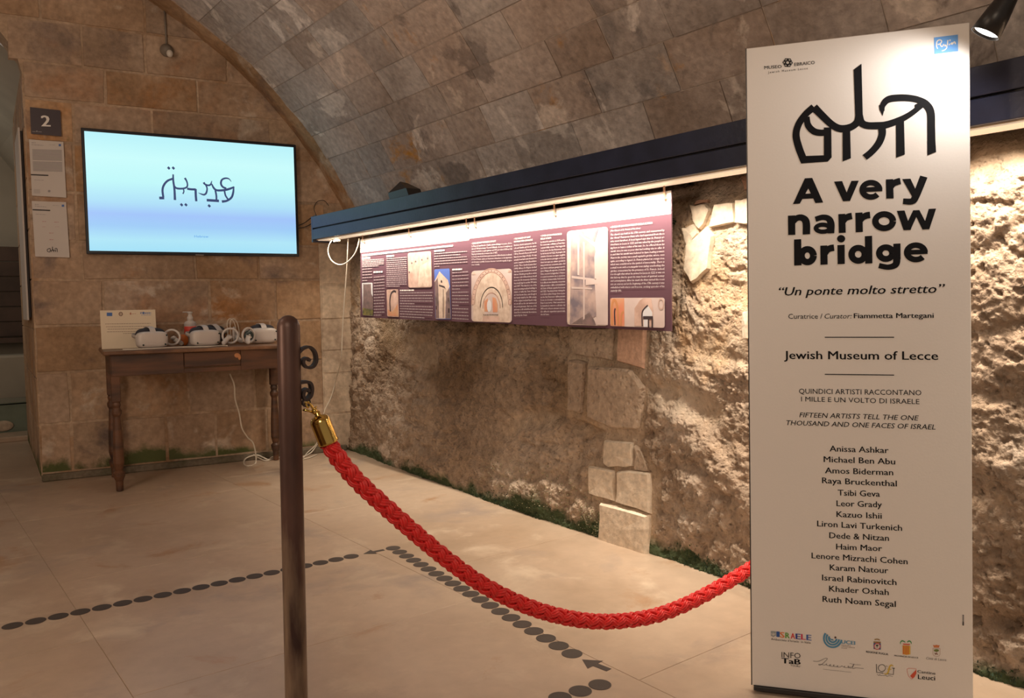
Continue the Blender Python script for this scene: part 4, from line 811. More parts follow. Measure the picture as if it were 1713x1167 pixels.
for nm, fn, c, cc_ in (('ring', lambda g: BP.disc(g, (376, 305), 57, .0003), 'ringred', (.62, .05, .08)), ('disc', lambda g: BP.disc(g, (376, 305), 45, .0006), 'discpale', (.62, .57, .52)), ('tree', lambda g: (BP.disc(g, (375, 290), (22, 16), .0009), BP.stroke(g, [(375, 295), (373, 330)], 7, .0009, smooth=False)), 'treedark', (.05, .05, .04)), ('crown', lambda g: (BP.stroke(g, [(330, 193), (375, 186), (420, 200)], 20, .0003), BP.poly(g, [(315, 222), (437, 228), (437, 252), (315, 246)], .0003)), 'bronze', (.33, .20, .07))):
    g = G(); fn(g); mk('shield_'+nm, g, M[C(c, cc_)], a_)
g = G(); BP.poly(g, [(802, 288), (935, 298), (935, 440), (870, 452), (805, 438)]); a_ = ink('province_shield', g, C('yellow', (.75, .48, .06)))
g = G(); [BP.stroke(g, [(818+i*27, 296), (818+i*27, 440)], 13, .0004, smooth=False) for i in range(4)]; BP.poly(g, [(808, 258), (935, 266), (920, 284), (815, 278)], .0004); mk('shield_stripes', g, M[C('stripe', (.65, .10, .04))], a_)
g = G(); BP.stroke(g, [(765, 268), (770, 235), (800, 212), (850, 235)], [8, 14, 22, 14], .0005); BP.stroke(g, [(880, 235), (915, 215), (945, 235), (950, 268)], [14, 22, 18, 8], .0005); mk('shield_leaves', g, M[C('leaf', (.06, .30, .10))], a_)
g = G(); q = [(1315, 338), (1435, 342), (1435, 440), (1420, 468), (1378, 480), (1330, 465), (1315, 435)]; [BP.stroke(g, [q[i], q[(i+1) % 7]], 5, smooth=False) for i in range(7)]; a_ = ink('city_shield', g, C('rose', (.40, .20, .15)))
g = G(); BP.poly(g, [(1315, 280), (1345, 290), (1375, 280), (1405, 290), (1430, 285), (1415, 328), (1332, 325)], .0003); mk('shield_crown', g, M[C('orange', (.65, .22, .08))], a_)
g = G(); BP.disc(g, (1374, 375), (44, 22), .0003); mk('shield_tree', g, M[C('olive', (.16, .22, .05))], a_)
g = G(); BP.poly(g, [(1340, 415), (1370, 425), (1398, 430), (1398, 452), (1385, 440), (1360, 442), (1358, 455), (1350, 435)], .0003); BP.stroke(g, [(1376, 390), (1378, 430)], 7, .0003, smooth=False); mk('shield_beast', g, M[C('brown', (.20, .07, .04))], a_)
g = G(); BP.stroke(g, [(362, 605), (366, 745), (480, 758)], 12, smooth=False); BP.stroke(g, [(545, 770), (650, 780), (655, 675)], 10, smooth=False); BP.stroke(g, [(628, 672), (672, 676)], 12, smooth=False); BP.arc(g, (455, 672), (60, 58), 9); BP.text(g, 'the', 522, 648, 552, 652, 22)
BP.stroke(g, [(375, 770), (400, 800), (420, 780), (435, 800), (460, 795), (500, 800), (520, 790), (540, 815), (580, 800), (640, 815)], 5); ink('loft_logo', g)
g = G(); BP.stroke(g, [(645, 640), (615, 622), (585, 650), (560, 740), (530, 770), (490, 765)], [14, 22, 26, 26, 20, 12], .0005); BP.stroke(g, [(545, 690), (620, 690)], 12, .0005, smooth=False); ink('loft_script', g, C('gold', (.66, .48, .08)))
g = G(); q = [(880, 690), (912, 675), (1030, 685), (1035, 760), (1005, 820), (960, 858), (905, 810), (885, 750)]; [BP.stroke(g, [q[i], q[(i+1) % 8]], 6, smooth=False) for i in range(8)]; BP.poly(g, [(1032, 700), (1036, 760), (1005, 820), (968, 845), (930, 805)]); ink('winery_shield', g, C('vermilion', (.66, .10, .05)))

# ================================================================== GOOSENECK SPOT LAMP clipped to the beam
ax = nrm(SPOT_AIM-CF*.165-SPOT); sl = thing('spot_lamp', 'black conical spot lamp on a gooseneck beside the top of the tall panel', 'lamp', tuple(SPOT))
mk('lamp_head', G().lathe([(.012, -.165), (.014, -.15), (.022, -.10), (.030, -.05), (.0355, 0), (.0335, 0), (.028, -.03), (.01, -.04)], SPOT, ax, 28), M['black'], sl, True)
mk('lamp_glass', G().lathe([(.030, -.006), (.001, -.005)], SPOT, ax, 24), mat('lamp_glass', (1, 1, 1), .3, emit=(1, .96, .9), estr=5.), sl, True)
bk = SPOT-ax*.16; cl = np.array([BEAM_X+.03, .60, BEAM_Z1+.03])
mk('gooseneck', G().tube(spline([bk, bk-ax*.10, bk-ax*.16+np.array([.10, -.06, .03]), cl+np.array([-.10, -.02, .16]), cl+np.array([0, 0, .05]), cl]), .0085, 10), M['black'], sl, True)
mk('clamp', G().box(cl-np.array([.0, 0, .012]), (.09, .07, .05), bev=.008), M['black'], sl)
# small black uplight sitting on the beam and perforated dark box at its near end
ul = onx(675, 325, BEAM_X+.06); g = G(); yu = ul[1]
g.add([(BEAM_X+.02, yu+.10, BEAM_Z1), (BEAM_X+.02, yu-.13, BEAM_Z1), (BEAM_X+.12, yu-.13, BEAM_Z1), (BEAM_X+.12, yu+.10, BEAM_Z1),
       (BEAM_X+.02, yu+.12, BEAM_Z1+.045), (BEAM_X+.02, yu-.10, BEAM_Z1+.05), (BEAM_X+.12, yu-.10, BEAM_Z1+.05), (BEAM_X+.12, yu+.12, BEAM_Z1+.045), (BEAM_X+.05, yu+.02, BEAM_Z1+.105), (BEAM_X+.10, yu+.02, BEAM_Z1+.10)],
      [(3, 2, 1, 0), (0, 1, 5, 4), (1, 2, 6, 5), (2, 3, 7, 6), (3, 0, 4, 7), (4, 5, 8), (5, 6, 9, 8), (6, 7, 9), (7, 4, 8, 9)])
mk('uplight', g, M['black'], None, label='small black uplight housing standing on top of the far end of the beam', cat='lamp')
g = G(); g.box((BEAM_X+.08, .78, BEAM_Z1+.035), (.12, .16, .07), bev=.006); db = mk('lamp_driver', g, M['black'], None, label='black perforated driver box on top of the near end of the beam', cat='box')
g = G(); [g.box((BEAM_X+.019, .72+.02*i, BEAM_Z1+.015+.012*j), (.003, .008, .006)) for i in range(7) for j in range(5)]; mk('vent_grid', g, cm('vent_grey', (.10, .09, .08)), db)

# ================================================================== ROPE BARRIER
PD = 2.0; d0 = ray(487, 850); d0 = d0/np.linalg.norm(d0[:2])
pp = CC+d0*PD; RPn = nrm(np.array([.235, 1.47, 0])); RP0 = pp.copy()     # vertical plane of the rope
def rp(x, y, off=0.): return onp(x, y, RP0, RPn)+RPn*off
ptop = rp(482, 527); pbase = rp(496, 1167); dirp = nrm(ptop-pbase); pbase = pbase-dirp*(pbase[2]/dirp[2]); PRAD = .0268
def barrier_post(base, topz, dr, label, scrolls):
    L = topz/dr[2]; t = thing('barrier_post', label, 'post', tuple(base), 'rusty iron barrier posts')
    prof = [(PRAD*1.0, 0.0)]+[(PRAD, L*k/6*.97) for k in range(1, 6)]+[(PRAD, L-.028)]+[(PRAD*cos(radians(a)), L-.028+.028*sin(radians(a))) for a in (20, 40, 60, 75, 88)]
    mk('pole', G().lathe(prof, base, dr, 28), M['rust'], t, True)
    mk('base_plate', G().lathe([(.10, 0), (.10, .006), (.098, .008), (.04, .010)], base, (0, 0, 1), 36), M['rust'], t)
    return t
bp_ = barrier_post(pbase, ptop[2], dirp, 'rusty round iron barrier post with domed top in the left foreground', 1)
def ribbon(pts, w, th_, n=8):   # flat iron band lying edge-on to the rope plane
    P = spline(pts, n); g = G(); v = []
    for i, p in enumerate(P):
        t = nrm(P[min(i+1, len(P)-1)]-P[max(i-1, 0)]); m_ = np.cross(t, RPn)
        v += [p+RPn*w/2+m_*th_/2, p+RPn*w/2-m_*th_/2, p-RPn*w/2-m_*th_/2, p-RPn*w/2+m_*th_/2]
    f = [(4*i+k, 4*i+(k+1) % 4, 4*i+4+(k+1) % 4, 4*i+4+k) for i in range(len(P)-1) for k in range(4)]+[(3, 2, 1, 0), tuple(4*len(P)-4+k for k in range(4))]
    return g.add(v, f)
c6 = lambda x, y: rp(430+x/2.919, 500+y/2.919)
mk('scroll', ribbon([c6(200, 262), c6(225, 240), c6(255, 234), c6(280, 258), c6(287, 298), c6(272, 328), c6(245, 334), c6(226, 318), c6(224, 298), c6(240, 288), c6(256, 300)], .026, .0062), M['wrought'], bp_)
mk('scroll', ribbon([c6(200, 408), c6(232, 404), c6(256, 408), c6(265, 436), c6(258, 472), c6(236, 490), c6(222, 470), c6(228, 446), c6(244, 440), c6(250, 452)], .030, .0066), M['wrought'], bp_)
mk('eye_ring', G().tube([c6(240, 505)+(c6(262, 505)-c6(240, 505))*.8*cos(a)+(c6(240, 483)-c6(240, 505))*.8*sin(a) for a in np.linspace(0, 2*pi, 17)[:-1]], .0030, 8, closed=True), M['wrought'], bp_, True)
RS = .046/2
capA, capB = c6(299, 572), c6(349, 700); cd = nrm(capB-capA); CL = np.linalg.norm(capB-capA)
rope = thing('barrier_rope', 'braided red barrier rope with polished brass end hanging from the post', 'rope', tuple(capB))
mk('brass_end_cap', G().lathe([(.004, -.014), (.0075, -.012), (.0075, -.004), (.010, -.001), (.018, .002), (.0225, .007), (.0245, .014), (.0245, CL-.006), (.0255, CL-.004), (.0255, CL), (.019, CL), (.018, CL-.02)], capA, cd, 32), M['brass'], rope, True)
k0 = c6(252, 500); hk = G(); hk.tube(spline([capA-cd*.006, c6(285, 556), c6(270, 528), c6(258, 512), c6(247, 500), c6(238, 506), c6(240, 520), c6(252, 530)], 6), .0034, 8)
hk.tube([c6(272, 548), c6(290, 523)], .0024, 6); hk.tube([c6(225, 540), c6(247, 545), c6(275, 552)], .0032, 8); hk.lathe([(.0062, -.006), (.0075, -.003), (.0075, .003), (.0062, .006)], c6(281, 548), cd, 14)
mk('snap_hook', hk, M['brass'], rope, True)
rpx = [(548, 738), (566, 766), (600, 806), (650, 852), (700, 896), (750, 937), (800, 973), (850, 1000), (900, 1020), (950, 1033), (1000, 1039), (1050, 1037), (1100, 1028), (1150, 1009), (1200, 983), (1254, 951)]
RC = [rp(*p) for p in rpx]; xdir = nrm(np.cross(RPn, ZZ)); xdir = xdir if xdir[0] > 0 else -xdir
last = RC[-1]; sl_ = (RC[-1]-RC[-3]); slope = sl_[2]/(sl_@xdir); s0 = last.copy(); rem = .30
for k in range(1, 5):
    q = k/4*rem; RC.append(s0+xdir*q+ZZ*(slope*q+.95*q*q))
post2 = RC[-1]+xdir*.075; post2[2] = 0
pl = spline(RC, 40); pl = [np.array(p) for p in pl]; seg = np.cumsum([0]+[np.linalg.norm(b-a) for a, b in zip(pl[:-1], pl[1:])]); Ltot = seg[-1]
NS = int(Ltot/.0034); ss = np.linspace(-.012, Ltot, NS); P = np.array([[np.interp(s_, seg, [p[k] for p in pl]) for k in range(3)] for s_ in ss])
T = np.gradient(P, axis=0); T /= np.linalg.norm(T, axis=1)[:, None]; Bn = np.tile(RPn, (NS, 1)); Nn_ = np.cross(Bn, T)
g = G(); pitch = .195; om = 2*pi/pitch; RB, AM, rc = .0162, .0040, .0037
for sgn in (1, -1):
    for i in range(4):
        for q in (-1, 0, 1):
            th_ = sgn*om*ss+2*pi*i/4+(.35 if sgn < 0 else 0)+q*.37; r_ = RB+sgn*AM*np.cos(4*om*ss)-(.0010 if q else 0)
            C_ = P+Nn_*(r_*np.cos(th_))[:, None]+Bn*(r_*np.sin(th_))[:, None]
            Tt = np.gradient(C_, axis=0); Tt /= np.linalg.norm(Tt, axis=1)[:, None]; rad = (C_-P); rad /= np.linalg.norm(rad, axis=1)[:, None]
            X_ = rad-Tt*np.sum(rad*Tt, 1)[:, None]; X_ /= np.linalg.norm(X_, axis=1)[:, None]; Y_ = np.cross(Tt, X_); n = 7; v = []
            for k in range(n): v.append(C_+X_*(rc*cos(2*pi*k/n))+Y_*(rc*1.0*sin(2*pi*k/n)))
            v = np.stack(v, 1).reshape(-1, 3); f = [(a*n+k, a*n+(k+1) % n, a*n+n+(k+1) % n, a*n+n+k) for a in range(NS-1) for k in range(n)]
            g.add(v, f)
mk('braided_cord', g, M['rope'], rope, True)['kind'] = 'stuff'
g = G(); g.tube([P[i] for i in range(0, NS, 8)], .0125, 8); mk('rope_core', g, M['rope'], rope, True)
e2 = RC[-1]; dd = nrm(RC[-1]-RC[-2]); mk('brass_end_cap', G().lathe([(.0255, 0), (.0255, .05), (.02, .06), (.005, .068)], e2-dd*.005, dd, 24), M['brass'], rope, True)
mk('snap_hook', G().tube(spline([e2+dd*.06, e2+dd*.085, np.array([post2[0]-PRAD, post2[1], e2[2]+.09])], 6), .0034, 8), M['brass'], rope, True)
barrier_post(post2, 1.12, ZZ, 'rusty iron barrier post standing behind the tall cream panel', 0)

# ================================================================== TV
TVO = .055
def tvp(x, y, off=0.): return onw(x, y, TVO+off)
tu0, tz1 = uz(134, 213, TVO); tu1, _ = uz(495.5, 243, TVO); _, tz0 = uz(147, 424.5, TVO); u_ = uz(499.5, 428.5, TVO)
tu0 = (uz(134, 213, TVO)[0]+uz(146, 424, TVO)[0])/2; tu1 = (uz(495.5, 243, TVO)[0]+uz(500, 428, TVO)[0])/2
tv = thing('wall_screen', 'large flat television glowing pale blue with dark calligraphy on the end wall', 'television', tuple(aw((tu0+tu1)/2, .03, tz0)))
tc_, tw, thh = aw((tu0+tu1)/2, TVO-.014, (tz0+tz1)/2), tu1-tu0, tz1-tz0
mk('housing', G().box(tc_, (tw, .028, thh), (AD, -AN, ZZ), .003), M['tv_bezel'], tv)
mk('wall_mount', G().box(tc_-AN*.028, (.5, .028, .35), (AD, -AN, ZZ)), M['black'], tv)
sm_ = bpy.data.materials.new('screen_picture'); sm_.use_nodes = True; nt = sm_.node_tree; b = nt.nodes['Principled BSDF']; tc2 = nt.nodes.new('ShaderNodeTexCoord'); sx = nt.nodes.new('ShaderNodeSeparateXYZ'); rr_ = nt.nodes.new('ShaderNodeValToRGB')
nt.links.new(tc2.outputs['Generated'], sx.inputs[0]); nt.links.new(sx.outputs[2], rr_.inputs[0]); cr_ = rr_.color_ramp
els = [(0, (.36, .74, .92)), (.10, (.42, .78, .93)), (.22, (.34, .60, .93)), (.32, (.35, .55, .95)), (.42, (.42, .74, .94)), (.6, (.52, .93, .95)), (.8, (.58, .97, .97)), (1, (.48, .88, .95))]
while len(cr_.elements) < len(els): cr_.elements.new(.5)
for e, (p_, c_) in zip(cr_.elements, els): e.position = p_; e.color = (*c_, 1)
nt.links.new(rr_.outputs[0], b.inputs['Emission Color']); b.inputs['Emission Strength'].default_value = 1.0; b.inputs['Base Color'].default_value = (.02, .02, .02, 1); b.inputs['Roughness'].default_value = .3
bz = .019; sc_ = mk('screen', G().box(tc_+AN*.0145, (tw-2*bz, .002, thh-2*bz-.006), (AD, -AN, ZZ)), sm_, tv)
SP = Print(aw(tu0, TVO, tz0)+AN*.0015, AD, ZZ, .0012); SP.crop(250, 260, 7.782)
M['screen_ink'] = mat('screen_ink', (.01, .01, .02), .4, emit=(.035, .06, .16), estr=1.); M['screen_blue'] = mat('screen_blue', (.01, .02, .05), .4, emit=(.12, .38, .80), estr=1.)
g = G()
for x, y in ((250, 164), (310, 164), (417, 642), (474, 642), (777, 656)): SP.poly(g, [(x-22, y-2), (x-2, y-24), (x+23, y+2), (x+5, y+23)])
for p, w in (([(308, 245), (310, 330), (325, 440), (332, 580)], [20, 26, 28, 32]), ([(300, 303), (235, 330), (188, 385), (170, 450), (180, 545)], 28), ([(127, 553), (192, 553)], 38), ([(322, 385), (345, 422), (400, 432), (460, 425), (490, 405), (494, 370), (482, 330), (460, 292)], [10, 26, 26, 24, 22, 20, 22, 28]), ([(440, 435), (448, 465), (436, 500)], 17),
             ([(490, 432), (540, 440), (602, 442)], 30), ([(600, 435), (603, 520), (609, 596)], 30), ([(706, 350), (720, 372), (760, 388), (795, 378), (812, 330)], [30, 24, 24, 22, 8]), ([(735, 385), (750, 430), (740, 485), (712, 510), (670, 500), (635, 485)], [22, 20, 24, 24, 16, 4]), ([(810, 370), (835, 420), (875, 452), (960, 452), (1040, 435), (1104, 408)], [18, 26, 28, 30, 30, 20]),
             ([(858, 455), (870, 520), (872, 580)], 24), ([(745, 581), (905, 591)], 35), ([(1066, 342), (1035, 305), (990, 296), (945, 315), (930, 360), (950, 405), (1000, 430)], [4, 16, 22, 24, 26, 26, 26]), ([(975, 455), (990, 520), (1022, 570)], 22), ([(1096, 412), (1090, 480), (1068, 545), (1010, 588), (942, 600)], [18, 26, 28, 28, 34])):
    SP.stroke(g, p, w, smooth=len(p) > 2)
mk('screen_calligraphy', g, M['screen_ink'], sc_)
g = G(); SP.text(g, 'Hebrew', 585, 1066, 768, 1070, 30, .008); mk('screen_caption', g, M['screen_blue'], sc_)
g = G(); SP.crop(0, 0, 1); SP.stroke(g, [(327, 426), (341, 426.5)], 1.4, smooth=False, l=.0002); mk('maker_mark', g, M['grey_ink'], tv)

# ================================================================== SIGNS ON THE END WALL
def sheet(nm, label, cat, q, mt, th_=.004, off=.02, group=None):
    P_ = [onw(x, y, off) for x, y in q]; t = thing(nm, label, cat, tuple(P_[0]), group); mk('plate', G().prism(P_, AN*-.004 if False else -AN*th_), M[mt], t); return t
WP = Print(aw(0, .02, 0), AD, ZZ, .0010); WP.crop(0, 150, 3.893)
q2 = [(50, 179), (101, 184.5), (103, 228), (52, 223.5)]
t = sheet('room_number_sign', 'dark square room sign with white number 2 at the left edge of the end wall', 'sign', q2, 'plum')
g = G(); WP.text(g, '2', 272, 238, 327, 240, 70, .03); mk('number', g, M['white_ink'], t)
g = G(); WP.disc(g, (240, 271), 5); WP.stroke(g, [(210, 272), (232, 273)], 4, smooth=False); WP.stroke(g, [(248, 274), (272, 275)], 4, smooth=False); mk('museum_mark', g, M['grey_ink'], t)
def doc(label, q, y_off, kind_):
    t = sheet('text_sheet', label, 'sheet', q, 'paper', .002, .018, 'white sheets under the room sign'); PW = Print(aw(0, .018, 0), AD, ZZ, .0010); PW.crop(0, 150, 3.893)
    if kind_ == 0:
        g = G(); [PW.stroke(g, [(210+k*.3, 390+k*7.2), (402+k*.25, 395+k*7.2)], 4.6, smooth=False) for k in range(20) if k != 10]
        for k in range(4): PW.stroke(g, [(219, 650+7*k), (262, 651+7*k)], 2.5, smooth=False)
        mk('text_block', g, M['grey_ink'], t)
        g = G(); PW.stroke(g, [(201, 553), (315, 558)], 9, smooth=False); mk('title_bar', g, M['ink_soft'], t)
        g = G(); scrawl(g, PW, 1, 205, 232, 345, 345, 346, 346, 6); scrawl(g, PW, 1, 205, 282, 358, 358, 363, 363, 5); scrawl(g, PW, 1, 222, 288, 587, 587, 590, 590, 4); scrawl(g, PW, 1, 322, 365, 358, 358, 360, 360, 3); mk('heading_lettering', g, M['grey_ink'], t)
        g = G(); PW.rect(g, 382, 354, 397, 368); mk('blue_badge', g, M['blue_ink'], t)
        g = G(); PW.disc(g, (320, 660), (9, 8)); mk('crest', g, M['grey_ink'], t)
    else:
        g = G(); PW.stroke(g, [(212, 781), (327, 786)], 9, smooth=False); mk('title_bar', g, M['ink_soft'], t)
        g = G(); scrawl(g, PW, 1, 227, 252, 746, 746, 747, 747, 6); scrawl(g, PW, 1, 227, 300, 757, 757, 764, 764, 5); scrawl(g, PW, 1, 232, 300, 810, 810, 814, 814, 4); scrawl(g, PW, 1, 342, 385, 752, 752, 755, 755, 3); mk('heading_lettering', g, M['grey_ink'], t)
        g = G(); PW.rect(g, 402, 748, 418, 762); mk('blue_badge', g, M['blue_ink'], t)
        g = G(); [scrawl(g, PW, 1, a, b_, y_, y_, y_, y_, w_) for a, b_, y_, w_ in ((275, 305, 858, 6), (353, 382, 862, 6), (275, 300, 892, 3), (360, 385, 892, 3), (320, 347, 933, 7), (322, 347, 976, 8))]; mk('pink_lettering', g, M['pink_ink'], t)
        g = G(); PW.stroke(g, [(318, 1035), (308, 1040), (310, 1053), (325, 1055), (327, 1035), (316, 1034)], 4); PW.stroke(g, [(327, 1044), (340, 1046), (342, 1022), (344, 1044), (358, 1044)], 4); PW.stroke(g, [(350, 1042), (348, 1056)], 4, smooth=False); PW.stroke(g, [(356, 1034), (370, 1034), (373, 1057)], 4); PW.stroke(g, [(362, 1040), (360, 1056)], 4, smooth=False); PW.stroke(g, [(334, 1046), (334, 1056)], 4, smooth=False)
        mk('calligraphy', g, M['ink'], t)
doc('upper white sheet with two grey text blocks, under the number 2 sign', [(48.5, 233), (106, 237.5), (111, 330.5), (53.5, 327)], 0, 0)
doc('lower white sheet with small black calligraphy near its foot', [(53, 336), (110.5, 338), (116.5, 430.5), (59, 429)], 0, 1)
# long white panel on the side of the passage corner
rf = lambda d, z, o: A0+RV*d+RN*(.004+o)+np.array([0, 0, z])
wp = thing('side_panel', 'long white text panel seen edge-on around the passage corner', 'panel', tuple(rf(.3, 1.05, .02)))
g = G(); g.box(rf(.46, 1.74, .022), (.62, .012, 1.30), (RV, RN, ZZ), .002); mk('panel', g, M['paper'], wp)
g = G(); g.box(rf(.46, 1.74, .010), (.60, .012, 1.26), (RV, RN, ZZ)); mk('backing', g, M['ink_soft'], wp)
# ceiling bulb on the end wall
bu_, bzv = uz(279, 84, .02); t = thing('wall_bulb', 'small bare bulb on a round grey rose high on the end wall', 'light bulb', tuple(aw(bu_, .012, bzv)))
mk('rose', G().lathe([(.045, 0), (.045, .012), (.03, .03), (.018, .05)], aw(bu_, .010, bzv), AN, 20), cm('grey_rose', (.20, .17, .14), .6), t, True)
mk('bulb', G().ell(aw(bu_+.012, .072, bzv-.035), (.022, .022, .026)), cm('bulb_glass', (.62, .58, .52), .25), t, True)
mk('conduit', G().tube([aw(bu_, .016, bzv+.04), aw(bu_-.005, .018, bzv+.28)], .006, 8), cm('grey_rose', (0, 0, 0)), t, True)

# ================================================================== TABLE
TZ = .893; T0, T1, TD0, TD1 = .375, 1.60, .07, .69
tb = thing('console_table', 'old dark wooden console table with turned legs under the screen', 'table', tuple(aw((T0+T1)/2, .38, 0)))
B3 = (AD, -AN, ZZ)
mk('tabletop', G().box(aw((T0+T1)/2, (TD0+TD1)/2, TZ-.0125), (T1-T0, TD1-TD0, .025), B3, .006), M['wood_top'], tb)
ap = .135
mk('apron', G().box(aw((T0+.02+.20+.02)/1+0, TD1-.045, TZ-.025-ap/2), (.40, .022, ap), B3, .002), M['wood'], tb) if False else None
a0, a1 = T0+.045, T1-.045; dr0, dr1 = .845, 1.205
mk('apron', G().box(aw((a0+dr0)/2, TD1-.045, TZ-.025-ap/2), (dr0-a0, .022, ap), B3, .002), M['wood'], tb)
mk('apron', G().box(aw((dr1+a1)/2, TD1-.045, TZ-.025-ap/2), (a1-dr1, .022, ap), B3, .002), M['wood'], tb)
mk('apron', G().box(aw((dr0+dr1)/2, TD1-.045, TZ-.025-ap+.015), (dr1-dr0, .022, .03), B3, .002), M['wood'], tb)
dw = mk('drawer', G().box(aw((dr0+dr1)/2, TD1-.043, TZ-.028-.048), (dr1-dr0-.006, .024, .094), B3, .003), M['wood'], tb)
g = G(); g.ell(aw(dr1-.025, TD1-.029, TZ-.060), (.018, .004, .016), B3, 1., 8, 6); g.ell(aw(dr1-.010, TD1-.029, TZ-.072), (.010, .004, .02), B3, 1., 8, 6); mk('chipped_corner', g, M['chip'], dw, label='chipped corner showing bare orange wood')
mk('apron', G().box(aw((a0+a1)/2, TD0+.045, TZ-.025-ap/2), (a1-a0, .022, ap), B3, .002), M['wood'], tb)
for uu in (a0+.004, a1-.004): mk('side_apron', G().box(aw(uu, (TD0+TD1)/2, TZ-.025-ap/2), (.022, TD1-TD0-.12, ap), B3, .002), M['wood'], tb)
lp = [(.010, 0), (.019, .004), (.021, .07), (.030, .10), (.032, .125), (.019, .14), (.022, .15), (.030, .19), (.028, .30), (.021, .46), (.019, .50), (.027, .52), (.028, .54), (.019, .56), (.024, .58), (.020, .60)]
lp2 = [(r*1.1, z*.95) for r, z in lp]
for uu in (T0+.065, T1-.065):
    for dd_ in (TD0+.06, TD1-.065):
        g = G(); g.lathe(lp2, aw(uu, dd_, 0), ZZ, 18); sq = TZ-.025-.57; g.box(aw(uu, dd_, .57+sq/2), (.055, .055, sq), B3, .004); mk('leg', g, M['wood'], tb)
# card sign on the table
cs = thing('notice_card', 'cream notice card with a row of logos leaning on the table', 'sign', tuple(aw(.60, .35, TZ)))
cd_ = .33; cq = [onw(x, y, cd_) for x, y in ((170, 580), (262.5, 575), (259, 518), (166, 519.5))]; cu0 = float((cq[0]-A0)@AD); cu1 = float((cq[1]-A0)@AD); ctop = cq[3][2]
tilt = nrm(ZZ*.98-AN*.16); H_ = (ctop-TZ)/tilt[2]; cb = aw(cu0, cd_+.02, TZ+.001); cX = AD; cN = np.cross(cX, tilt)
mk('card', G().box(cb+cX*(cu1-cu0)/2+tilt*H_/2+cN*.0, (cu1-cu0, .006, H_), (cX, -cN, tilt), .001), M['card'], cs)
mk('easel_leg', G().box(cb+cX*(cu1-cu0)/2-cN*.03+tilt*.06, (.05, .055, .003), (cX, nrm(-cN*.8-ZZ*.2), tilt)), M['card'], cs)
CP = Print(cb+cN*.003, cX, tilt, .0010); CP.crop(150, 500, 5.191)
g = G(); scrawl(g, CP, 1, 135, 530, 217, 217, 211, 211, 7); scrawl(g, CP, 1, 142, 524, 241, 241, 236, 236, 7); scrawl(g, CP, 1, 155, 500, 262, 262, 257, 257, 7); scrawl(g, CP, 1, 150, 470, 285, 285, 280, 280, 7); scrawl(g, CP, 1, 290, 400, 300, 300, 297, 297, 6); mk('text_lines', g, cm('tan_ink', (.30, .22, .16)), cs)
g = G(); CP.rect(g, 148, 118, 196, 148); mk('blue_flag_logo', g, M['blue_ink'], cs)
g = G(); CP.arc(g, (270, 130), (14, 15), 8, 0, 360, 16); CP.disc(g, (270, 130), 5); mk('round_emblem', g, cm('brown_ink', (.16, .08, .05)), cs)
g = G(); CP.disc(g, (355, 127), (7, 11)); scrawl(g, CP, 1, 368, 402, 129, 129, 128, 128, 6); mk('small_emblem', g, cm('rust_ink', (.45, .20, .12)), cs)
g = G(); CP.text(g, 'P', 442, 130, 455, 130, 16, .03); CP.disc(g, (467, 121), 10); scrawl(g, CP, 1, 480, 532, 122, 122, 121, 121, 13); scrawl(g, CP, 1, 448, 532, 139, 139, 137, 137, 5); mk('blue_logo', g, M['blue_ink'], cs)

# ---- virtual reality headsets: body faces +Y in local space
def headset(label):
    t = thing('headset', label, 'headset', (0, 0, 0), 'white virtual reality headsets on the table')
    I3 = (np.array([1, 0, 0]), np.array([0, 1, 0]), ZZ)
    mk('body', G().ell((0, .052, .057), (.098, .044, .055), I3, .50, 28, 16), M['white_plastic'], t, True)
    g = G(); g.ell((-.008, .006, .074), (.092, .046, .060), I3, .6, 24, 12); mk('face_cushion', g, M['grey_fabric'], t, True)
    g = G(); pts = spline([(-.086, .03, .075), (-.092, -.03, .085), (-.07, -.08, .09), (0, -.10, .09), (.07, -.08, .09), (.092, -.03, .085), (.086, .03, .075)], 6); g.tube(pts, .013, 6, sx=.3); mk('side_strap', g, M['grey_strap'], t, True)
    g = G(); pts = spline([(0, .080, .108), (0, .055, .132), (0, .0, .140), (0, -.05, .128), (0, -.098, .098)], 6)
    v = []
    for p in pts: v += [p+np.array([-.018, 0, 0]), p+np.array([.018, 0, 0]), p+np.array([.018, 0, .004]), p+np.array([-.018, 0, .004])]
    f = [(4*i+k, 4*i+(k+1) % 4, 4*i+4+(k+1) % 4, 4*i+4+k) for i in range(len(pts)-1) for k in range(4)]+[(3, 2, 1, 0), tuple(4*len(pts)-4+k for k in range(4))]
    mk('top_strap', G().add(v, f), M['white_plastic'], t)
    g = G(); [g.ell((x, .097, z), (.006, .003, .006), I3, 1, 8, 6) for x, z in ((-.070, .026), (.070, .026), (-.080, .085))]; mk('camera_eye', g, M['lens'], t)
    return t
def put(t, x, y, dist, rot=0.):
    u, _ = uz(x, y, dist); t.location = aw(u, dist, TZ+.0015); t.rotation_euler = (0, 0, radians(-8.5)+pi+rot); return t
yaw_fix = lambda x, y, dist: 0
def face_cam(t, extra=0.):
    p = np.array(t.location); a = atan2(-p[0], p[1]) # direction to camera is (-x,-y)
    t.rotation_euler = (0, 0, pi+a*.0+radians(-8.5)*1.0+extra)
h1 = headset('white headset at the left in front of the cream notice card'); put(h1, 249.5, 575, .46, .25)
h2 = dup(h1, (0, 0, 0), label='white headset in the middle in front of the pump bottle'); put(h2, 338, 572, .44, .25)
h3 = dup(h1, (0, 0, 0), label='white headset at the right end of the table beside the post'); put(h3, 436, 568, .34, .15)
h4 = dup(h1, (0, 0, 0), label='grey strapped headset lying behind the middle headset with its strap upward'); put(h4, 357, 560, .18, pi+.3)
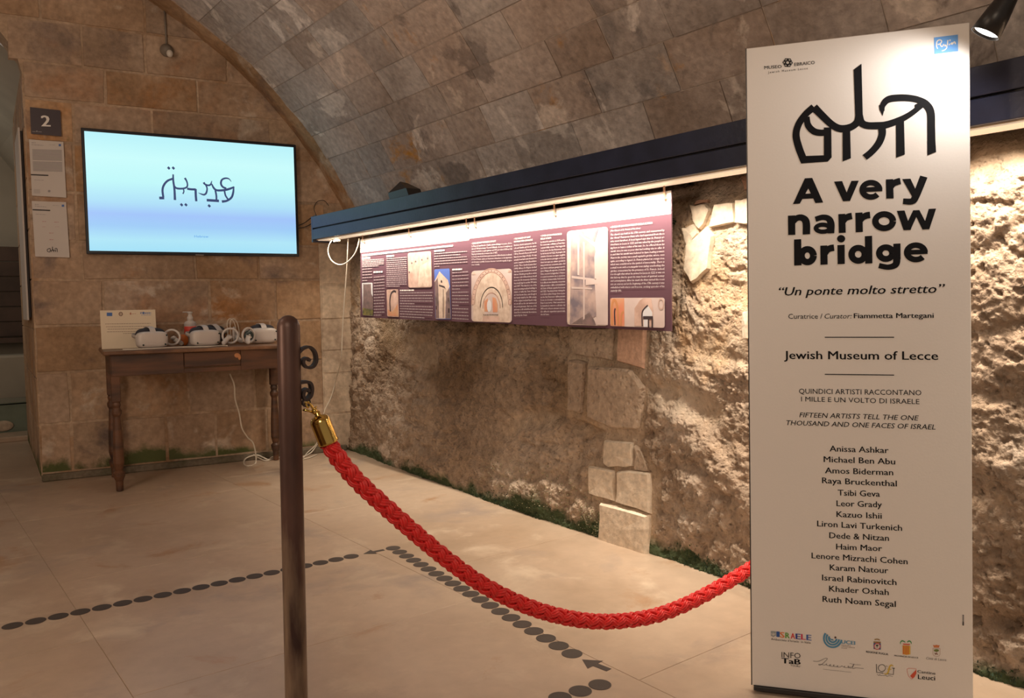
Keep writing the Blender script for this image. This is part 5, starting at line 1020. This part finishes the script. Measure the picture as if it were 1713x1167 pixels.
def controller(label, group='white ringed hand controllers on the table'):
    t = thing('hand_controller', label, 'controller', (0, 0, 0), group)
    mk('tracking_ring', G().tube([(.050*cos(a), .010*cos(a), .066+.050*sin(a)) for a in np.linspace(0, 2*pi, 25)[:-1]], .0075, 8, closed=True, sx=1.), M['white_plastic'], t, True)
    mk('grip', G().tube(spline([(.012, .018, .052), (.022, .03, .040), (.034, .055, .024), (.040, .075, .018)], 4), [.016]*3+[.017]*4+[.016]*3+[.014, .012, .009], 10), M['white_plastic'], t, True)
    mk('thumb_face', G().lathe([(.020, 0), (.020, .006), (.008, .008), (.006, .016), (.009, .018)], (.006, .014, .056), (-.2, .6, .8), 14), M['white_plastic'], t, True)
    return t
c1 = controller('white controller with raised ring between the middle and right headsets'); put(c1, 386, 577, .50, -.3)
c2 = dup(c1, (0, 0, 0), label='white controller in front of the right headset with a tiny green light'); put(c2, 416, 575, .53, .3)
mk('touch_pad', G().ell((0, 0, .066), (.030, .012, .032), (np.array([1, 0, 0]), np.array([0, 1, 0]), ZZ), 1, 16, 8), M['lens'], None) if False else None
g = G(); g.ell((.0, .004, .064), (.036, .008, .036), None, 1, 16, 8); pad = link('inner_face', mesh('inner_face', g.v, g.f, M['lens'], True), c2)
g = G(); g.ell((.004, .014, .062), (.003, .002, .003), None, 1, 8, 6); link('status_light', mesh('status_light', g.v, g.f, M['led_green'], True), c2)
c3 = dup(c1, (0, 0, 0), label='white controller lying beside the left headset with ring arching up'); put(c3, 288, 577, .42, 2.6)
c4 = dup(c1, (0, 0, 0), label='white controller behind the raised ringed one, wires looped above it'); put(c4, 392, 566, .30, 1.1)
# pump bottle
bo = thing('pump_bottle', 'clear sanitiser pump bottle with red label behind the headsets', 'bottle', tuple(aw(*(lambda u: (u, .26, TZ))(uz(319, 560, .26)[0]))))
bb = np.array(bo.location); mk('bottle_body', G().lathe([(.036, 0), (.040, .005), (.040, .155), (.036, .166), (.020, .174), (.018, .180)], bb, ZZ, 24), M['bottle'], bo, True)
mk('label', G().lathe([(.0405, .085), (.0412, .086), (.0412, .134), (.0405, .135)], bb, ZZ, 24), M['label_red'], bo, True)
mk('upper_label', G().lathe([(.0405, .138), (.0410, .139), (.0410, .156), (.0380, .157)], bb, ZZ, 24), cm('grey_label', (.42, .38, .36)), bo, True)
g = G(); g.lathe([(.020, .178), (.020, .20), (.014, .205), (.012, .225), (.018, .227), (.018, .236)], bb, ZZ, 18); g.box(bb+np.array([0, 0, .234])-AD*.02, (.055, .012, .008), B3, .002); mk('pump', g, M['white_plastic'], bo, True)
mk('amber_pouch', G().ell(aw(uz(306, 560, .30)[0], .30, TZ+.042), (.035, .02, .04), B3, .8, 12, 8), M['orange'], None, True, label='small amber plastic pouch beside the pump bottle on the table', cat='pouch')
mk('grey_strap', G().tube(spline([aw(uz(331, 545, .22)[0], .22, TZ+.10), aw(uz(335, 545, .22)[0], .24, TZ+.155), aw(uz(350, 545, .2)[0], .22, TZ+.14), aw(uz(362, 545, .2)[0], .2, TZ+.165), aw(uz(366, 545, .2)[0], .18, TZ+.12)], 5), .017, 8, sx=.4), M['grey_strap'], h4, True) if False else None
# cables
def tz(x, y, dist, z=None):
    p = onw(x, y, dist); 
    if z is not None: p[2] = z
    return p
def cable(nm, label, pts, r, mt, sub=8): return mk(nm, G().tube(spline(pts, sub), r, 8), M[mt], None, True, label=label, cat='cable')
cc5 = lambda x, y, d: tz(90+x/2.917, 400+y/2.917, d)
cable('charging_cable', 'white cable lying along the front of the table top between the headsets', [tz(205, 578, .60, TZ+.005), tz(225, 580, .62, TZ+.005), tz(262, 580, .60, TZ+.005), tz(300, 578, .55, TZ+.005), tz(330, 578, .60, TZ+.005), tz(352, 576, .62, TZ+.005), tz(372, 575, .55, TZ+.005), tz(380, 574, .60, TZ+.005)], .004, 'cable')
for k, xo in enumerate((0, 5)): mk('charging_cable', G().tube(spline([tz(382+xo, 566, .28, TZ+.02), tz(380+xo, 540, .28), tz(386+xo, 533, .28), tz(393+xo, 543, .28), tz(397+xo, 566, .28, TZ+.02)], 6), .0028, 6), M['cable'], None, True, label='thin white wire loop standing up behind the controllers, %s one' % ('left' if not k else 'right'), cat='cable')
zc = .006
def fz(x, y):
    p = onz(x, y, zc)
    return p if (p-A0)@AN > .055 and p[1] < 9 else onw(x, y, .055)     # where the coil leans up against the wall foot
cable('power_cable', 'white cable hanging from under the table and coiling over the floor', [cc5(858, 655, .25), cc5(880, 710, .25), cc5(885, 780, .25), cc5(905, 850, .25), cc5(918, 920, .25), cc5(945, 965, .22), cc5(975, 1000, .2), fz(428, 773), fz(415, 779), fz(408, 775), fz(412, 766), fz(430, 761), fz(448, 768), fz(456, 764), fz(470, 766), fz(500, 766), fz(520, 757), fz(531, 742)], .0052, 'cable')
cable('floor_cable', 'second loop of white cable on the floor behind the post', [fz(424, 760), fz(434, 766), fz(446, 770), fz(468, 764), fz(490, 770), fz(515, 766), fz(530, 760)], .0045, 'cable')
c8 = lambda x, y, d: tz(480+x/2.65, 340+y/2.65, d)
def cw(x, y, X): p = onx(480+x/2.65, 340+y/2.65, X); return p
cable('hanging_cable', 'long white cable hanging from the beam end down the corner to the floor', [cw(272, 158, 2.60), cw(268, 240, 2.62), cw(262, 340, 2.64), cw(252, 470, 2.66), cw(245, 590, 2.68), cw(240, 690, 2.70), c8(218, 780, .09), c8(195, 860, .07), c8(165, 925, .07), c8(140, 1040, .07), fz(527, 745), fz(515, 756), fz(508, 765)], .0042, 'cable')
cable('looped_cable', 'white cable looped beneath the far end of the beam', [cw(207, 155, 2.56), cw(188, 185, 2.56), cw(183, 220, 2.56), cw(200, 255, 2.57), cw(232, 272, 2.58), cw(265, 262, 2.59), cw(300, 225, 2.60), cw(318, 175, 2.60), cw(320, 155, 2.60)], .0042, 'cable')
g = G(); g.box(cw(222, 165, 2.56), (.02, .08, .018), None, .003); mk('cable_connector', g, M['cable'], None, label='white plug block under the far end of the beam', cat='connector')
cable('black_wire', 'upper thin black wire from the screen to the beam end', [c8(48, 100, .05), c8(80, 85, .06), c8(110, 62, .08), cw(130, 52, 2.52)], .0035, 'cable_b')
cable('black_wire', 'lower thin black wire from the screen to the beam end', [c8(48, 112, .05), c8(85, 103, .06), c8(112, 88, .08), cw(130, 78, 2.52)], .0035, 'cable_b')
cable('black_wire', 'thin black wire rising from the beam end up the vault corner', [cw(128, 50, 2.60), c8(120, 20, .03), c8(135, -8, .03), c8(165, -12, .04), c8(185, 10, .06)], .0025, 'cable_b')

# ================================================================== FLOOR STICKERS
def flat(pts, h=.0008):
    n = len(pts); g = G(); g.add([(x, y, 0) for x, y in pts]+[(x, y, h) for x, y in pts], [tuple(range(n, 2*n))]+[(i, (i+1) % n, n+(i+1) % n, n+i) for i in range(n)]); return g
gd = flat([(.0345*cos(2*pi*i/32), .0345*sin(2*pi*i/32)) for i in range(32)]); dm = mesh('floor_dot', gd.v, gd.f, M['dot'])
ordn = ['first', 'second', 'third', 'fourth', 'fifth', 'sixth', 'seventh', 'eighth', 'ninth', 'tenth', 'eleventh', 'twelfth', 'thirteenth', 'fourteenth', 'fifteenth', 'sixteenth', 'seventeenth', 'eighteenth', 'nineteenth', 'twentieth', 'twenty-first']
def dots(p0, p1, n, fmt, group, mesh_=dm):
    for i in range(n):
        k = i/max(1, n-1); o = link('floor_dot', mesh_, None, None, fmt % ordn[i], 'floor sticker', group); o.location = (p0[0]+(p1[0]-p0[0])*k, p0[1]+(p1[1]-p0[1])*k, .0003)
dots((1.652, 3.384), (.321, 3.448), 19, 'dark round floor sticker, %s from the small arrow in the row running left', 'floor dots in the row running left from the small arrow')
o = link('floor_dot', dm, None, None, 'dark round floor sticker cut by the left edge of the picture', 'floor sticker', 'floor dots in the row running left from the small arrow'); o.location = (.246, 3.452, .0003)
dots((1.736, 1.959), (1.863, 3.370), 20, 'dark round floor sticker, %s from the large arrow in the row towards the wall corner', 'floor dots in the slanting row between the two arrows')
dots((1.655, 1.743), (1.365, 1.775), 5, 'dark round floor sticker, %s from the panel in the nearest row under the large arrow', 'floor dots in the nearest row at the bottom edge')
def arrow(c, a, s_, label):
    P_ = [(-.055, -.012), (.0, -.012), (.0, -.038), (.055, 0), (.0, .038), (.0, .012), (-.055, .012)]
    g = flat([(x*s_*cos(a)-y*s_*sin(a), x*s_*sin(a)+y*s_*cos(a)) for x, y in P_]); o = link('floor_arrow', mesh('floor_arrow', g.v, g.f, M['dot']), None, None, label, 'floor sticker'); o.location = (*c, .0003)
arrow((1.738, 1.850), radians(97), 1.0, 'large dark arrow sticker on the floor pointing away beside the tall panel')
arrow((1.765, 3.378), radians(176), .95, 'small dark arrow sticker on the floor pointing left near the corner of the dots')

# ================================================================== MOSS at the foot of the wall
g = G(); rnd = random.Random(5); ivs = [(4.55, 4.95, .5), (3.3, 4.05, 1.), (2.65, 3.05, .8), (2.30, 2.42, .5), (1.95, 2.32, 1.2), (.95, 1.15, .6), (5.2, 5.35, .5), (1.15, 1.95, .8)]
for ya, yb_, den in ivs:
    for _ in range(int(900*(yb_-ya)*den)):
        y = rnd.uniform(ya, yb_); z = abs(rnd.gauss(0, .028))*(.6+.8*max(0, sin(y*9))); x = wall_x(y, z)-.002; c = np.array([x, y, z]); r_ = rnd.uniform(.003, .009)
        a = nrm([-rnd.random(), rnd.gauss(0, 1), rnd.gauss(0, 1)]); b_ = nrm(np.cross(a, [rnd.random(), rnd.random(), rnd.random()])); g.add([c, c+a*r_+b_*r_*.4, c+a*r_*1.6, c+a*r_-b_*r_*.4], [(0, 1, 2, 3)])
mk('moss', g, M['moss'], None, kind='stuff', label='dark green moss growing along the foot of the rough wall', cat='moss')
g = G()
for ya, yb_, zc_, sp in ((3.0, 3.9, .17, .07), (2.62, 3.0, .10, .05)):
    for _ in range(900):
        y = rnd.uniform(ya, yb_); z = abs(rnd.gauss(zc_, sp)); x = wall_x(y, z)-.001; c = np.array([x, y, z]); r_ = rnd.uniform(.002, .0045)
        a = nrm([-rnd.random(), rnd.gauss(0, 1), rnd.gauss(0, 1)]); b_ = nrm(np.cross(a, [.3, .5, .7])); g.add([c, c+a*r_+b_*r_, c+a*r_*2, c+a*r_-b_*r_], [(0, 1, 2, 3)])
mk('lichen', g, M['lichen'], None, kind='stuff', label='pale lichen speckling the lower rough wall above the moss', cat='lichen')
g = G(); 
for _ in range(60):
    x, y = rnd.choice(((1143+rnd.gauss(0, 4), 300+rnd.gauss(0, 5)), (1126+rnd.gauss(0, 3), 372+rnd.gauss(0, 3)))); p = onx(x, y, 2.78); c = np.array([wall_x(p[1], p[2])-.003, p[1], p[2]])
    a = nrm([-.5, rnd.gauss(0, 1), rnd.gauss(0, 1)]); b_ = nrm(np.cross(a, [.3, .5, .7])); r_ = .006; g.add([c, c+a*r_+b_*r_*.5, c+a*r_*2, c+a*r_-b_*r_*.5], [(0, 1, 2, 3)])
mk('moss', g, M['moss'], None, kind='stuff', label='tiny moss tufts high on the wall just right of the long board', cat='moss')

# ================================================================== to metres (see S at the top)
done = set()
for o in SC.objects:
    if o.type in ('CAMERA', 'LIGHT'): continue
    o.location = o.location*S
    if o.data and o.data.name not in done: done.add(o.data.name); o.data.transform(Matrix.Scale(S, 4))
